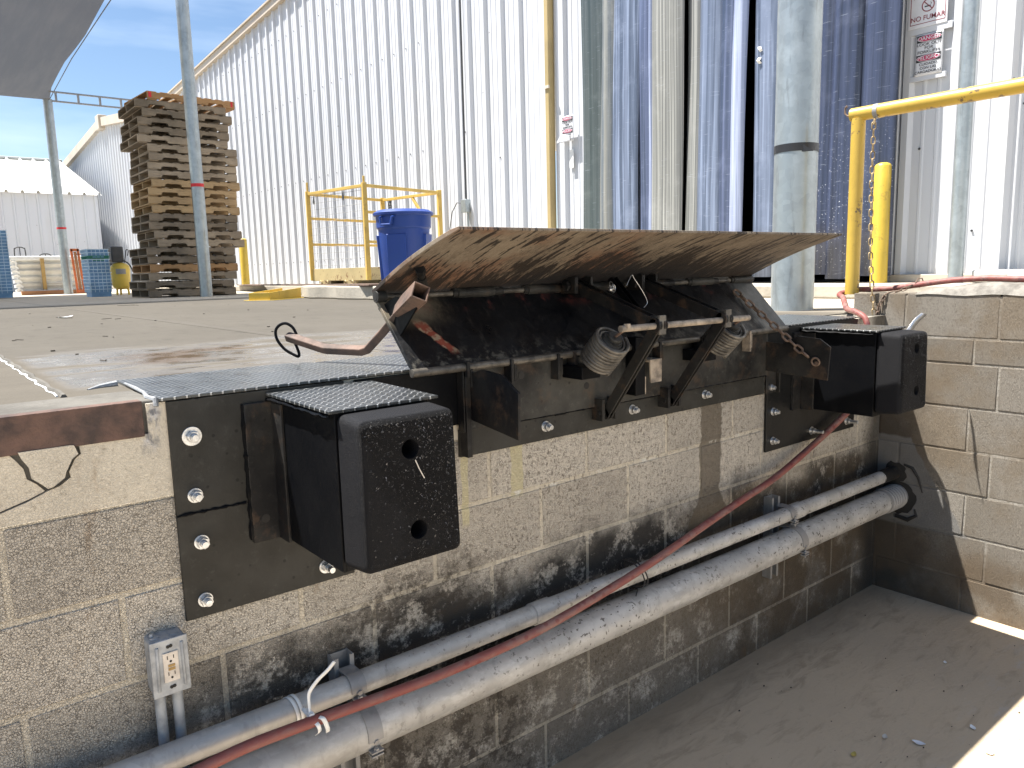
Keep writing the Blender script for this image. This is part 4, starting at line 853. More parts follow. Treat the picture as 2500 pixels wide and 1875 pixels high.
def clamp(par, x, yc, zc, r, m):
    b = MB(); w_ = 0.021; n = 20; vs = []
    for i in range(n+1):
        t = R(100+(-235)*i/n); 
        for rr, xx in ((r, x-w_), (r+0.003, x-w_), (r+0.003, x+w_), (r, x+w_)): vs.append((xx, yc-rr*math.sin(t+R(90)) if False else yc+rr*math.cos(t+R(90)), zc+rr*math.sin(t+R(90))))
    fs = []
    for i in range(n):
        for k in range(4): fs.append((i*4+k, i*4+(k+1) % 4, (i+1)*4+(k+1) % 4, (i+1)*4+k))
    b.add(vs, fs+[(0, 1, 2, 3), tuple(4*n+k for k in range(4))])
    a0 = R(215); ly, lz = yc+r*math.cos(a0), zc+r*math.sin(a0)
    b.box(x-w_*.8, x+w_*.8, ly-0.018, ly+0.002, lz-0.006, lz-0.002); b.box(x-w_*.8, x+w_*.8, ly-0.018, ly+0.002, lz-0.016, lz-0.012)
    b.box(x-w_, x+w_, yc+r*0.2, -0.038, zc+r*0.9, zc+r*0.98+0.003)
    c = part(b, 'pipe_clamp', m, par)
    b = MB(); b.cyl((x, ly-0.010, lz+0.006), (x, ly-0.010, lz-0.026), 0.0035, n=8); b.cyl((x, ly-0.010, lz-0.002), (x, ly-0.010, lz+0.004), 0.0075, n=6); b.cyl((x, yc-r*0.93-.003, zc-r*0.2), (x, yc-r*0.93-0.009, zc-r*0.22), 0.0075, n=6)
    q = part(b, 'clamp_bolt', m, c)
clamp(up_, 0.497, -0.08, -0.785, 0.0315, M['strut']); clamp(lp, 0.512, -0.1, -0.899, 0.0592, M['strut']); clamp(up_, 2.52, -0.08, -0.785, 0.0315, M['strut']); clamp(lp, 2.535, -0.1, -0.899, 0.058, M['strut'])
def strut_ch(x0, x1, z0, z1, label):
    b = MB(); t = 0.003
    b.box(x0, x0+t, -0.041, 0.002, z0, z1); b.box(x1-t, x1, -0.041, 0.002, z0, z1); b.box(x0+t, x1-t, -0.006, -0.003, z0, z1)
    b.box(x0+t, x0+t+0.009, -0.041, -0.038, z0, z1); b.box(x1-t-0.009, x1-t, -0.041, -0.038, z0, z1)
    solo(b, 'strut_channel', M['strut'], ((x0+x1)/2, 0, z0), label, 'bracket', 'strut channels behind the pipes')
strut_ch(0.466, 0.522, -1.25, -0.722, 'left steel strut bracket holding the two pipes near the white strap'); strut_ch(2.465, 2.522, -1.07, -0.715, 'right dark strut bracket holding the two pipes near the corner')
# white zip strap and wire tie
def hoop(b, x, yc, zc, ry, rz, wd, dx=0.0, th=0.0012, n=30, a0=0, a1=360):
    vs = []
    for i in range(n+1):
        t = R(a0+(a1-a0)*i/n); xx = x+dx*(i/n)
        for q in (-wd/2, wd/2): vs.append((xx+q, yc+ry*math.cos(t), zc+rz*math.sin(t)))
    b.add(vs, [(2*i, 2*i+1, 2*i+3, 2*i+2) for i in range(n)])
b = MB(); hoop(b, 0.322, -0.082, -0.786, 0.034, 0.034, 0.009, 0.018, a0=40, a1=290); hoop(b, 0.334, -0.082, -0.786, 0.0355, 0.0355, 0.008, 0.014, a0=40, a1=280)
def ribbon(b, pts, wdv):
    pts = smooth_pts(pts, 5); vs = []
    for p in pts: vs += [p-Vector(wdv)/2, p+Vector(wdv)/2]
    b.add(vs, [(2*i, 2*i+1, 2*i+3, 2*i+2) for i in range(len(pts)-1)])
ribbon(b, [(0.345, -0.126, -0.768), (0.352, -0.150, -0.778), (0.362, -0.186, -0.772), (0.372, -0.188, -0.80), (0.378, -0.176, -0.820)], (0.009, -0.003, 0.004))
ribbon(b, [(0.340, -0.126, -0.765), (0.344, -0.16, -0.775), (0.350, -0.187, -0.785), (0.355, -0.182, -0.806), (0.352, -0.170, -0.818)], (0.009, 0, 0.003))
ribbon(b, [(0.346, -0.155, -0.770), (0.347, -0.150, -0.745), (0.350, -0.148, -0.72), (0.372, -0.148, -0.697), (0.398, -0.15, -0.68), (0.418, -0.15, -0.664)], (0.007, 0.0, -0.007))
b.box(0.339, 0.352, -0.165, -0.148, -0.777, -0.765)
o = solo(b, 'white_strap_tie', M['white'], (0.35, -0.15, -0.77), 'white plastic strap tying the red hose to the upper pipe', 'cable tie'); q = o.modifiers.new('t', 'SOLIDIFY'); q.thickness = 0.0012
b = MB()
for k in range(2): b.torus((1.535+0.016*k, -0.098, -0.768), (1, 0.0, 0.35), 0.0545, 0.003, 26, 6)
b.tube([(1.545, -0.06, -0.815), (1.54, -0.09, -0.83), (1.55, -0.11, -0.825), (1.53, -0.12, -0.84)], 0.0022, 6)
solo(b, 'black_wire_tie', M['blacktape'], (1.54, -0.1, -0.77), 'black wire wound around the hose and upper pipe', 'wire tie')

# ================================================================== OUTLET BOX
ob = thing('outlet_box', (0.075, -0.03, -0.68), 'grey weatherproof outlet box with white socket on the block wall', 'outlet box')
b = MB(); b.box(0.034, 0.1105, -0.052, 0.001, -0.652, -0.525); part(b, 'box_body', M['outlet'], ob, bevel=0.006)
b = MB(); b.box(0.0325, 0.112, -0.0575, -0.053, -0.654, -0.5235); b.tube([(0.047, -0.0575, -0.537), (0.045, -0.0575, -0.64)], 0.004, 8); b.tube([(0.099, -0.0575, -0.537), (0.1, -0.0575, -0.64)], 0.004, 8); part(b, 'cover_plate', M['outlet'], ob, bevel=0.003)
b = MB(); b.box(0.057, 0.0895, -0.0605, -0.0578, -0.6225, -0.5535); rc = part(b, 'receptacle', M['ivory'], ob, bevel=0.0012)
b = MB()
for zc in (-0.565, -0.603):
    b.box(0.0655, 0.0672, -0.0612, -0.0606, zc-0.004, zc+0.004); b.box(0.0785, 0.0802, -0.0612, -0.0606, zc-0.004, zc+0.004); b.cyl((0.0728, -0.0606, zc-0.0095), (0.0728, -0.0612, zc-0.0095), 0.0026, n=12)
part(b, 'socket_slots', M['slot'], rc)
b = MB(); b.box(0.0665, 0.081, -0.0615, -0.0606, -0.5875, -0.5815); b.box(0.0665, 0.081, -0.0615, -0.0606, -0.5955, -0.5895); part(b, 'test_button', M['post'], rc)
b = MB(); 
for x, z in ((0.073, -0.541), (0.0735, -0.636)):
    b = MB(); b.cyl((x-.003, -0.0578, z), (x-.003, -0.0592, z), 0.0038, n=12); b.cyl((x+.003, -0.0578, z+.001), (x+.003, -0.0592, z+.001), 0.0038, n=12); part(b, 'screw', M['slot'], ob)
b = MB(); b.cyl((0.05, -0.03, -0.5265), (0.05, -0.03, -0.522), 0.010, n=16); b.cyl((0.09, -0.03, -0.5265), (0.09, -0.03, -0.523), 0.010, n=16); b.tube([(0.045, -0.025, -0.522), (0.047, -0.024, -0.516)], 0.0045, 8); part(b, 'top_plug', M['outlet'], ob)
b = MB(); b.cyl((0.052, -0.024, -0.653), (0.052, -0.024, -0.663), 0.0155, n=16); b.cyl((0.051, -0.022, -0.66), (0.0515, -0.022, -1.45), 0.0118, n=18); part(b, 'conduit', M['outlet'], ob)
b = MB(); b.cyl((0.0885, -0.022, -0.653), (0.0885, -0.022, -1.45), 0.0118, n=18); part(b, 'conduit', M['outlet'], ob)

# ================================================================== BUMPERS
def anchor(par, x, z, y, wr=0.0172, ln=0.026):
    b = MB(); b.cyl((x, y+0.001, z), (x, y-0.0025, z), wr, n=24); b.cyl((x, y-0.002, z), (x, y-0.006, z), 0.011, n=18)
    b.cyl((x+.0006, y-0.0055, z), (x+.0006, y-0.017, z), 0.0142, 0.0138, n=6, ph=random.random()); b.cyl((x, y-0.016, z), (x, y-ln-.004, z), 0.0085, 0.0078, n=14)
    for i in range(4): b.torus((x, y-0.0185-i*0.0022, z), (0, 1, 0), 0.0084, 0.0009, 14, 4)
    return part(b, 'anchor_bolt', M['zinc'], par, bevel=0.0008)
def bool_holes(o, cutters):
    c = cutters.build('cut', M['black'], None); mdf = o.modifiers.new('b', 'BOOLEAN'); mdf.object = c; mdf.solver = 'EXACT'
    bpy.context.view_layer.update(); dg = bpy.context.evaluated_depsgraph_get(); me = bpy.data.meshes.new_from_object(o.evaluated_get(dg)); o.modifiers.clear(); o.data = me
    for p in me.polygons: p.use_smooth = True
    me.set_sharp_from_angle(angle=R(32)); bpy.data.objects.remove(c)
def bumper(X, yb, label, plates, bolts, ang_x, zb, holes, w_=0.232, pm='blackplate'):
    t = thing('dock_bumper', (X+0.1, -0.2, -0.35), label, 'dock bumper', 'steel boxed dock bumpers')
    for p in plates:
        b = MB(); b.box(p[0], p[1], -0.0125, -0.0015, p[2], p[3]); part(b, 'wall_plate', M[pm], t, bevel=0.001)
    b = MB(); x0, x1 = ang_x; b.box(x0, x1, -0.0205, -0.0128, zb-0.006, -0.03); b.box(x1-0.008, x1-0.0002, -0.078, -0.0205, zb-0.006, -0.032)
    a_ = part(b, 'angle_iron', M['blackrust'], t, bevel=0.002)
    for z in (-0.105, zb+0.05):
        hb = MB(); hb.cyl((x0+0.032, -0.0202, z), (x0+0.032, -0.0212, z), 0.0105, n=16); part(hb, 'bolt_hole', M['slot'], a_)
    b = MB(); e = 0.008
    b.box(X, X+e, yb, -0.0130, zb, -0.0175); b.box(X+w_-e, X+w_, yb, -0.0130, zb, -0.0175); b.box(X+e, X+w_-e, yb, yb+e, zb, -0.0175); b.box(X+e, X+w_-e, yb+e, -0.013, zb+.001, zb+e)
    part(b, 'steel_box', M['black'], t, bevel=0.0012)
    b = MB(); b.prism([(X-0.014, -0.0135), (X-0.018, yb-0.014), (X+w_+0.02, yb-0.006), (X+w_+0.034, -0.0135)], 'z', -0.0170, -0.0105); part(b, 'tread_plate', M['diamond'], t, bevel=0.001)
    b = MB(); b.tube([(X-0.012, yb*i/20-.012+.0, -0.0255+random.uniform(-.002, .002)) for i in range(20)], [0.003+random.random()*0.0025 for _ in range(20)], 6)
    b.tube([(x0-0.002, -0.015, -0.03-(0.33)*i/40) for i in range(41)], [0.003+random.random()*0.004 for _ in range(41)], 6)
    if len(plates) > 1: b.tube([(plates[0][0]+i*0.006, -0.0135, plates[0][2]+random.uniform(-.001, .001)) for i in range(int((x0-plates[0][0])/0.006))], [0.0018+random.random()*0.003 for _ in range(int((x0-plates[0][0])/0.006))], 6)
    part(b, 'weld_bead', M['black'], t)
    b = MB(); b.hexa([(X-0.001, yb-0.11, -0.338), (X+w_+0.002, yb-0.11, -0.338), (X+w_+0.004, yb-0.001, zb+.012), (X-0.001, yb-0.001, zb+0.012), (X+0.001, yb-0.106, -0.024), (X+w_-0.004, yb-0.106, -0.024), (X+w_+0.002, yb-0.001, -0.0195), (X-0.001, yb-0.001, -0.0195)])
    import bmesh
    o = part(b, 'rubber_pad', M['rubber'], t)
    bm = bmesh.new(); bm.from_mesh(o.data); bmesh.ops.bevel(bm, geom=[e_ for e_ in bm.edges], offset=0.021, segments=5, profile=0.6, affect='EDGES'); bm.to_mesh(o.data); bm.free()
    for p in o.data.polygons: p.use_smooth = True
    c = MB()
    for x, z in holes: c.cyl((x, yb-0.2, z), (x, yb-0.035, z), 0.0205, n=32)
    c.v = [v-root_of(o).location for v in c.v]
    cut = c.build('cut', M['rubber'], None); cut.location = root_of(o).location
    mdf = o.modifiers.new('b', 'BOOLEAN'); mdf.object = cut; mdf.solver = 'EXACT'
    bpy.context.view_layer.update(); me = bpy.data.meshes.new_from_object(o.evaluated_get(bpy.context.evaluated_depsgraph_get())); o.modifiers.clear(); o.data = me; bpy.data.objects.remove(cut)
    me.set_sharp_from_angle(angle=R(30))
    b = MB(); Y = yb-0.1095
    for i in range(420):
        u_ = random.random(); v_ = random.random()
        if random.random() < 0.62: u_, v_ = (1-random.random()**2.2*0.5, v_) if random.random() < .5 else (u_, 1-random.random()**2.2*0.4)
        px = X+0.012+u_*(w_-0.026); pz = -0.332+0.012+v_*0.286
        if any((px-hx)**2+(pz-hz)**2 < 0.00055 for hx, hz in holes): continue
        yy = Y+(0.0035*(1-v_)*0)-0.001+0.0035*v_*1.0; a0 = random.uniform(0, 6.28); l_ = random.uniform(0.0015, 0.0055); w0 = l_*random.uniform(0.12, 0.35); dx, dz = math.cos(a0)*l_, math.sin(a0)*l_
        b.add([(px, yy+.001, pz), (px-dz*w0/l_, yy-0.0003, pz+dx*w0/l_), (px+dx, yy-random.uniform(0.0006, 0.003), pz+dz), (px+dz*w0/l_, yy+.0002, pz-dx*w0/l_)], [(0, 1, 2), (0, 2, 3), (0, 3, 1), (1, 3, 2)])
    fl = part(b, 'torn_rubber_flakes', M['flake'], o, smooth=False); fl['kind'] = 'stuff'
    for x, z in holes:
        b = MB(); b.cyl((x-.004, yb-0.036, z), (x-.004, yb-0.044, z), 0.015, n=20); b.cyl((x-.004, yb-0.042, z), (x-.004, yb-0.058, z), 0.0115, 0.009, n=14); part(b, 'bolt_head', M['strut'], t)
    for q in bolts: anchor(t, *q)
    return t
bl = bumper(0.362, -0.348, 'large near black rubber dock bumper on a steel box, left of the leveler', [(0.126, 0.553, -0.2655, -0.004), (0.126, 0.553, -0.5165, -0.2665)],
            [(0.173, -0.088, -0.0125, 0.022), (0.169, -0.225, -0.0125), (0.174, -0.337, -0.0125), (0.171, -0.476, -0.0125), (0.473, -0.477, -0.0125, 0.0185, 0.036)], (0.292, 0.3635), -0.363, [(0.475, -0.094), (0.486, -0.268)])
bumper(2.702, -0.333, 'far black rubber dock bumper on a steel box, in the corner by the side wall', [(2.452, 3.185, -0.519, -0.004)],
       [(2.499, -0.351, -0.0125), (2.5, -0.476, -0.0125), (2.807, -0.479, -0.0125, 0.0185, 0.052), (3.115, -0.480, -0.0125, 0.0185, 0.052)], (2.636, 2.7035), -0.360, [(2.822, -0.085), (2.832, -0.255)], 0.228, 'satin')
b = MB(); b.tube([(0.4815, -0.462, -0.117), (0.488, -0.464, -0.135), (0.499, -0.466, -0.158)], 0.0012, 5); part(b, 'dry_straw', M['leafw'], bl)
b = MB(); ribbon(b, [(3.24, -0.22, -0.06), (3.27, -0.225, -0.035), (3.29, -0.235, -0.008), (3.325, -0.25, 0.018)], (0.03, -0.01, -0.01))
o = solo(b, 'metal_strap', M['zinc'], (3.28, -0.23, -0.02), 'short curved galvanized strap sticking up behind the far bumper', 'strap'); q = o.modifiers.new('t', 'SOLIDIFY'); q.thickness = 0.003

# ================================================================== LEVELER
lv = thing('dock_leveler', (1.63, 0, -0.05), 'raised black steel edge of dock leveler with rusty lip plate and coil springs', 'dock leveler')
b = MB(); b.box(0.905, 2.43, -0.014, -0.0016, -0.267, -0.186); part(b, 'lower_mounting_bar', M['blackplate'], lv, bevel=0.0015)
b = MB(); b.box(0.585, 0.93, -0.014, -0.0016, -0.17, -0.006); part(b, 'mounting_flange', M['black'], lv, bevel=0.0015)
hd = MB(); hd.box(0.93, 2.43, -0.026, -0.0145, -0.189, -0.008); hd_ = part(hd, 'header_plate', M['header'], lv, bevel=0.0015)
for x, z in ((1.128, -0.107), (1.40, -0.113), (1.93, -0.115), (2.18, -0.11), (1.128, -0.05)):
    b = MB(); b.cyl((x, -0.0262, z), (x, -0.0268, z), 0.0115, n=18); part(b, 'bolt_hole', M['slot'], hd_)
b = MB(); b.box(1.27, 1.315, -0.018, -0.0142, -0.196, -0.19); b.tube([(1.0+i*0.012, -0.0255, -0.1895) for i in range(120)], [0.001+random.random()*0.0018 for _ in range(120)], 5)
part(b, 'weld_bead', M['black'], lv)
for x, z in ((1.231, -0.2235), (1.63, -0.224), (2.034, -0.221), (2.462, -0.243)): anchor(lv, x, z, -0.014)
b = MB(); b.box(0.905, 0.9225, -0.05, -0.0145, -0.262, -0.008); b.box(0.900, 0.905, -0.045, -0.0145, -0.19, -0.01); part(b, 'end_bar', M['blackrust'], lv, bevel=0.0015)
b = MB(); b.box(2.505, 2.515, -0.035, -0.0130, -0.268, -0.17); b.box(2.435, 2.505, -0.019, -0.0130, -0.268, -0.17); part(b, 'end_bracket', M['blackrust'], lv, bevel=0.0015)
gp = [(-0.026, -0.028), (-0.10, -0.006), (-0.19, -0.014), (-0.258, -0.056), (-0.254, -0.182), (-0.026, -0.153)]
b = MB(); b.prism(gp, 'x', 0.925, 0.934); part(b, 'lip_keeper_plate', M['blackrust'], lv, bevel=0.0012)
gq = [(-0.026, -0.050), (-0.10, -0.052), (-0.165, -0.020), (-0.255, -0.026), (-0.300, -0.056), (-0.292, -0.184), (-0.026, -0.168)]
b = MB(); b.prism(gq, 'x', 2.415, 2.424); part(b, 'lip_keeper_plate', M['blackrust'], lv, bevel=0.0012)
b = MB(); b.cyl((0.735, -0.045, -0.002), (2.53, -0.045, -0.002), 0.0115, n=18); part(b, 'pivot_rod', M['spring'], lv)
for x in (0.905, 1.062, 1.246, 1.315, 1.72, 1.95, 2.25):
    b = MB(); b.box(x, x+0.010, -0.062, -0.026, -0.074 if x > 1 else -0.03, 0.006 if x > 1 else 0.014); b.box(x+0.017, x+0.026, -0.055, -0.026, -0.06, 0.0); part(b, 'pivot_lug', M['blackrust'] if x < 2 else M['rodtan'], lv, bevel=0.001)
# deck: pivot -> hinge
P0 = Vector((0, -0.045, 0.004)); P1 = Vector((0, 0.132, 0.190)); nd = (P1-P0).normalized(); nn = Vector((0, -nd.z, nd.y))
b = MB(); b.hexa([(x, p.y, p.z) for (x, p) in ((0.738, P0-nn*-0.004), (2.525, P0-nn*-0.004), (2.525, P0-nn*0.008), (0.738, P0-nn*0.008), (0.738, P1-nn*-0.004), (2.525, P1-nn*-0.004), (2.525, P1-nn*0.008), (0.738, P1-nn*0.008))])
part(b, 'deck_plate', M['deck'], lv, bevel=0.001)
b = MB(); b.prism([(0.150, 0.165), (0.052, 0.200), (-0.07, 0.186), (0.045, 0.085)], 'x', 0.752, 0.758); part(b, 'socket_gusset', M['black'], lv)
# hinge
b = MB(); b.cyl((0.742, 0.125, 0.199), (2.515, 0.125, 0.199), 0.0085, n=16); part(b, 'hinge_pin', M['spring'], lv)
hx = 0.732; k = 0
segs = [(0.732, 0.762, .0165)]
x = 0.99
while x < 2.5:
    segs += [(x, x+0.016, 0.0135), (x+0.017, x+0.155, 0.0155), (x+0.157, x+0.19, 0.013)]; x += 0.277
for x0, x1, r in segs:
    b = MB(); b.cyl((x0, 0.125, 0.199), (min(x1, 2.52), 0.125, 0.199), r, n=20); part(b, 'hinge_barrel', M['header'] if r > .015 else M['blackrust'], lv, bevel=0.001)
b = MB(); b.cyl((0.7312, 0.125, 0.199), (0.7318, 0.125, 0.199), 0.0095, n=16); part(b, 'pin_bore', M['slot'], lv)
# lip plate: curved slightly, hinge -> tip
L0 = Vector((0, 0.142, 0.206)); L1 = Vector((0, -0.272, 0.362)); dl = (L1-L0).normalized(); nl = Vector((0, dl.z, -dl.y)) ; nl = nl if nl.z > 0 else -nl
b = MB(); nseg = 14; prof = []
for i in range(nseg+1):
    t = i/nseg; p = L0.lerp(L1, t)+nl*(0.010*math.sin(math.pi*t)); prof.append(p)
def lipx(t, s): return (0.733 if s == 0 else 2.525)
vs = []
for s_, th in ((0, 0), (0, 1), (1, 1), (1, 0)):
    pass
for i, p in enumerate(prof):
    t = i/nseg; th = 0.012 if t < 0.97 else 0.008
    for x, o_ in ((0.733+0.012*t*t, 0), (2.525, 0), (2.525, th), (0.733+0.012*t*t, th)): q = p+nl*o_; vs.append((x, q.y, q.z))
fs = []
for i in range(nseg):
    for k in range(4): fs.append((i*4+k, i*4+(k+1) % 4, (i+1)*4+(k+1) % 4, (i+1)*4+k))
fs += [(3, 2, 1, 0), tuple(nseg*4+k for k in range(4))]
b.add(vs, fs); part(b, 'lip_plate', M['lip'], lv, bevel=0.0015)
for x0, x1 in ((0.995, 1.165), (1.275, 1.455), (1.62, 1.78), (2.1, 2.36)):
    q0 = L0.lerp(L1, 0.055); q1 = L0.lerp(L1, 0.015); b = MB()
    b.hexa([(x0, q1.y, q1.z-0.001), (x1, q1.y, q1.z-0.001), (x1, q0.y, q0.z-0.001), (x0, q0.y, q0.z-0.001), (x0, q1.y, q1.z-0.014), (x1, q1.y, q1.z-0.014), (x1, q0.y, q0.z-0.009), (x0, q0.y, q0.z-0.009)]); part(b, 'hinge_leaf', M['header'], lv, bevel=0.001)
# lifting linkage
KN = Vector((0, -0.265, 0.088))
for xa in (1.472, 1.800):
    for nm, A, B_, wd in (('upper_lift_arm', KN, Vector((0, 0.088, 0.206)), 0.036), ('lower_lift_arm', KN, Vector((0, -0.048, -0.212)), 0.034)):
        b = MB()
        for dx in ((-0.0165, 0.0165) if nm[0] == 'u' else (-0.0085, 0.0085)):
            b.bar((xa+dx, A.y, A.z), (xa+dx, B_.y, B_.z), wd, 0.0065, (1, 0, 0)); b.cyl((xa+dx-0.00325, A.y, A.z), (xa+dx+0.00325, A.y, A.z), wd*0.5+0.004, n=24); b.cyl((xa+dx-0.00325, B_.y, B_.z), (xa+dx+0.00325, B_.y, B_.z), wd*0.55, n=24)
        part(b, nm, M['blackrust'], lv, bevel=0.001)
    b = MB(); b.box(xa-0.004, xa+0.004, -0.27, -0.235, 0.098, 0.116); b.box(xa-0.015, xa+0.015, -0.282, -0.274, 0.06, 0.118); part(b, 'clevis_block', M['spring'], lv, bevel=0.001)
    b = MB(); b.box(xa-0.036, xa-0.024, -0.062, -0.0145, -0.232, -0.16); b.box(xa+0.024, xa+0.036, -0.062, -0.0145, -0.232, -0.16); b.cyl((xa-0.04, -0.045, -0.208), (xa+0.04, -0.045, -0.208), 0.008, n=12); part(b, 'arm_bracket', M['blackrust'], lv, bevel=0.001)
    b = MB(); b.box(xa-0.045, xa-0.030, 0.05, 0.13, 0.182, 0.235); b.box(xa+0.028, xa+0.038, 0.05, 0.13, 0.19, 0.235); b.cyl((xa-0.058, 0.080, 0.206), (xa+0.045, 0.080, 0.206), 0.011, n=14); b.cyl((xa-0.062, 0.080, 0.206), (xa-0.052, 0.080, 0.206), 0.017, n=6); part(b, 'lip_lug', M['blackrust'], lv, bevel=0.001)
b = MB(); b.cyl((1.305, -0.265, 0.087), (1.935, -0.265, 0.083), 0.0098, n=18); b.box(1.322, 1.335, -0.277, -0.262, 0.09, 0.101); part(b, 'cross_rod', M['rodtan'], lv)
for xs_ in (1.335, 1.925):
    ax = Vector((0, 0.70, -0.714)).normalized(); A = Vector((xs_, -0.208, 0.052)); u = Vector((1, 0, 0)); v = ax.cross(u)
    def helix(r, wr, turns, pitch, st=0.0, nseg=26):
        return [A+ax*(st+pitch*i/nseg)+(u*math.cos(2*math.pi*i/nseg)+v*math.sin(2*math.pi*i/nseg))*r for i in range(int(turns*nseg))]
    b = MB(); b.tube(helix(0.052, 0.0058, 9.3, 0.0112), 0.0058, 8); sp = part(b, 'lift_spring', M['spring'], lv)
    b = MB(); b.tube(helix(0.040, 0.004, 11, 0.009, 0.004), 0.0042, 7); part(b, 'inner_coil', M['spring'], sp)
    b = MB(); b.lathe([(0.0, -0.014), (0.021, -0.014), (0.0235, -0.011), (0.0235, -0.004), (0.029, -0.003), (0.029, 0.002), (0.026, 0.004), (0.026, 0.10), (0, 0.10)], A, ax, 28); b.lathe([(0.028, 0.0), (0.034, 0.006), (0.034, 0.010), (0.027, 0.012)], A, ax, 28); part(b, 'spring_cap', M['header'], sp)
    b = MB(); b.tube([Vector((xs_-0.012, -0.265, 0.084)), A-ax*0.012], 0.0045, 8); part(b, 'tension_rod', M['rustbar'], sp)
    b = MB(); b.box(xs_-0.04, xs_+0.04, -0.115, -0.026, -0.075, -0.035); part(b, 'spring_seat', M['black'], lv, bevel=0.002)
b = MB(); b.box(1.585, 1.632, -0.072, -0.0145, -0.165, 0.03); part(b, 'lip_catch', M['black'], lv, bevel=0.0015)
b = MB(); b.box(1.632, 1.638, -0.070, -0.0145, -0.165, -0.105); part(b, 'catch_edge', M['rodtan'], lv)
b = MB(); b.hexa([(1.650, -0.082, -0.128), (1.700, -0.086, -0.126), (1.700, -0.080, -0.122), (1.650, -0.076, -0.124), (1.656, -0.072, -0.048), (1.716, -0.074, -0.050), (1.716, -0.068, -0.050), (1.656, -0.066, -0.048)]); b.box(1.655, 1.71, -0.074, -0.02, -0.058, -0.049); part(b, 'catch_tab', M['rodtan'], lv, bevel=0.001)
for dx in (-0.012, 0.012):
    b = MB(); b.bar((1.655+dx, 0.10, 0.225), (1.655+dx, -0.075, 0.058), 0.022, 0.005, (1, 0, 0)); part(b, 'hold_bar', M['black'], lv, bevel=0.0008)
b = MB(); b.torus((1.590, 0.04, 0.197), (0.9, -0.5, 0.2), 0.020, 0.0016, 24, 6); b.torus((1.60, 0.042, 0.193), (0.3, -0.9, 0.1), 0.014, 0.0014, 24, 6); b.lathe([(0, -0.008), (0.007, -0.005), (0.008, 0.004), (0, 0.008)], (1.583, 0.04, 0.19), (1, -0.3, 0), 14)
part(b, 'lynch_pin', M['zinc'], lv)
b = MB(); b.tube(smooth_pts([(1.652, 0.03, 0.200), (1.665, 0.028, 0.222), (1.676, 0.026, 0.236), (1.684, 0.024, 0.224), (1.703, 0.02, 0.20), (1.728, 0.015, 0.165), (1.736, 0.01, 0.138), (1.724, 0.015, 0.122)]), 0.0011, 6); part(b, 'safety_wire', M['zinc'], lv)
# lip jack bolt and handle socket
b = MB(); b.cyl((0.790, -0.022, 0.268), (0.818, 0.012, 0.238), 0.0085, n=12); b.cyl((0.786, -0.028, 0.273), (0.793, -0.019, 0.265), 0.0145, n=6); b.cyl((0.795, -0.016, 0.263), (0.800, -0.010, 0.257), 0.0125, n=14); b.cyl((0.806, -0.002, 0.25), (0.824, 0.02, 0.23), 0.013, n=10); part(b, 'adjusting_bolt', M['blackrust'], lv)
S0 = Vector((0.746, -0.090, 0.2145)); S1 = Vector((0.768, 0.048, 0.160)); ds = (S1-S0).normalized(); sx = Vector((1, 0, 0)); sx = (sx-ds*sx.dot(ds)).normalized(); sz = sx.cross(ds); rotq = Quaternion(ds, R(28)); sx = rotq @ sx; sz = rotq @ sz
b = MB(); h = 0.0225; t_ = 0.004
for sg, ax1, ax2 in ((1, sx, sz), (-1, sx, sz), (1, sz, sx), (-1, sz, sx)):
    c0, c1 = S0+ax1*sg*(h-t_/2), S1+ax1*sg*(h-t_/2); w2_ = h if ax1 is sx else h-t_-0.0001
    b.hexa([c0-ax1*t_/2-ax2*w2_, c0+ax1*t_/2-ax2*w2_, c0+ax1*t_/2+ax2*w2_, c0-ax1*t_/2+ax2*w2_, c1-ax1*t_/2-ax2*w2_, c1+ax1*t_/2-ax2*w2_, c1+ax1*t_/2+ax2*w2_, c1-ax1*t_/2+ax2*w2_])
part(b, 'handle_socket', M['rustbar'], lv, bevel=0.0012)
lb = thing('lift_bar', (0.70, 0.25, 0.05), 'rusty bent lifting bar with a rounded loop handle, stuck in the leveler socket', 'lifting bar')
b = MB(); b.tube([(0.757, -0.02, 0.193), (0.765, 0.045, 0.162), (0.748, 0.12, 0.10), (0.731, 0.182, 0.050), (0.722, 0.200, 0.0445), (0.669, 0.322, 0.046), (0.664, 0.334, 0.048), (0.607, 0.458, 0.081)], [0.0165]*8, 4); o = part(b, 'bar', M['rustbar'], lb, bevel=0.0025)
b = MB(); LP = [(0.625, 0.432, 0.089), (0.618, 0.441, 0.109), (0.604, 0.455, 0.121), (0.588, 0.466, 0.116), (0.577, 0.472, 0.099), (0.578, 0.466, 0.072), (0.592, 0.449, 0.044), (0.610, 0.432, 0.028), (0.622, 0.421, 0.021), (0.626, 0.424, 0.030), (0.622, 0.426, 0.047), (0.618, 0.433, 0.07)]
b.tube(smooth_pts(LP+[LP[0]], 4)[:-1], 0.0045, 8, closed=True); part(b, 'loop_handle', M['black'], lb)
b = MB(); b.chain([(2.345, 0.080, 0.158), (2.37, 0.0, 0.086), (2.39, -0.09, 0.008), (2.400, -0.17, -0.062), (2.404, -0.235, -0.110)], 0.044, 0.0047, 0.029)
b.torus((2.408, -0.246, -0.114), (1, 0.1, 0.2), 0.015, 0.0042, 16, 7); b.cyl((2.40, -0.252, -0.118), (2.42, -0.252, -0.118), 0.006, n=10)
solo(b, 'safety_chain', M['chainrust'], (2.42, -0.05, 0.03), 'rusty chain from the lip hinge down to the right keeper plate', 'chain')
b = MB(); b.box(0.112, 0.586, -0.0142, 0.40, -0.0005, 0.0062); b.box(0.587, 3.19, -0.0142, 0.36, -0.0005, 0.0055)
solo(b, 'tread_floor_plate', M['litdiamond'], (1.6, 0.15, 0), 'oily diamond tread steel plate along the dock edge, in front of the wet floor', 'floor plate', bevel=0.001)

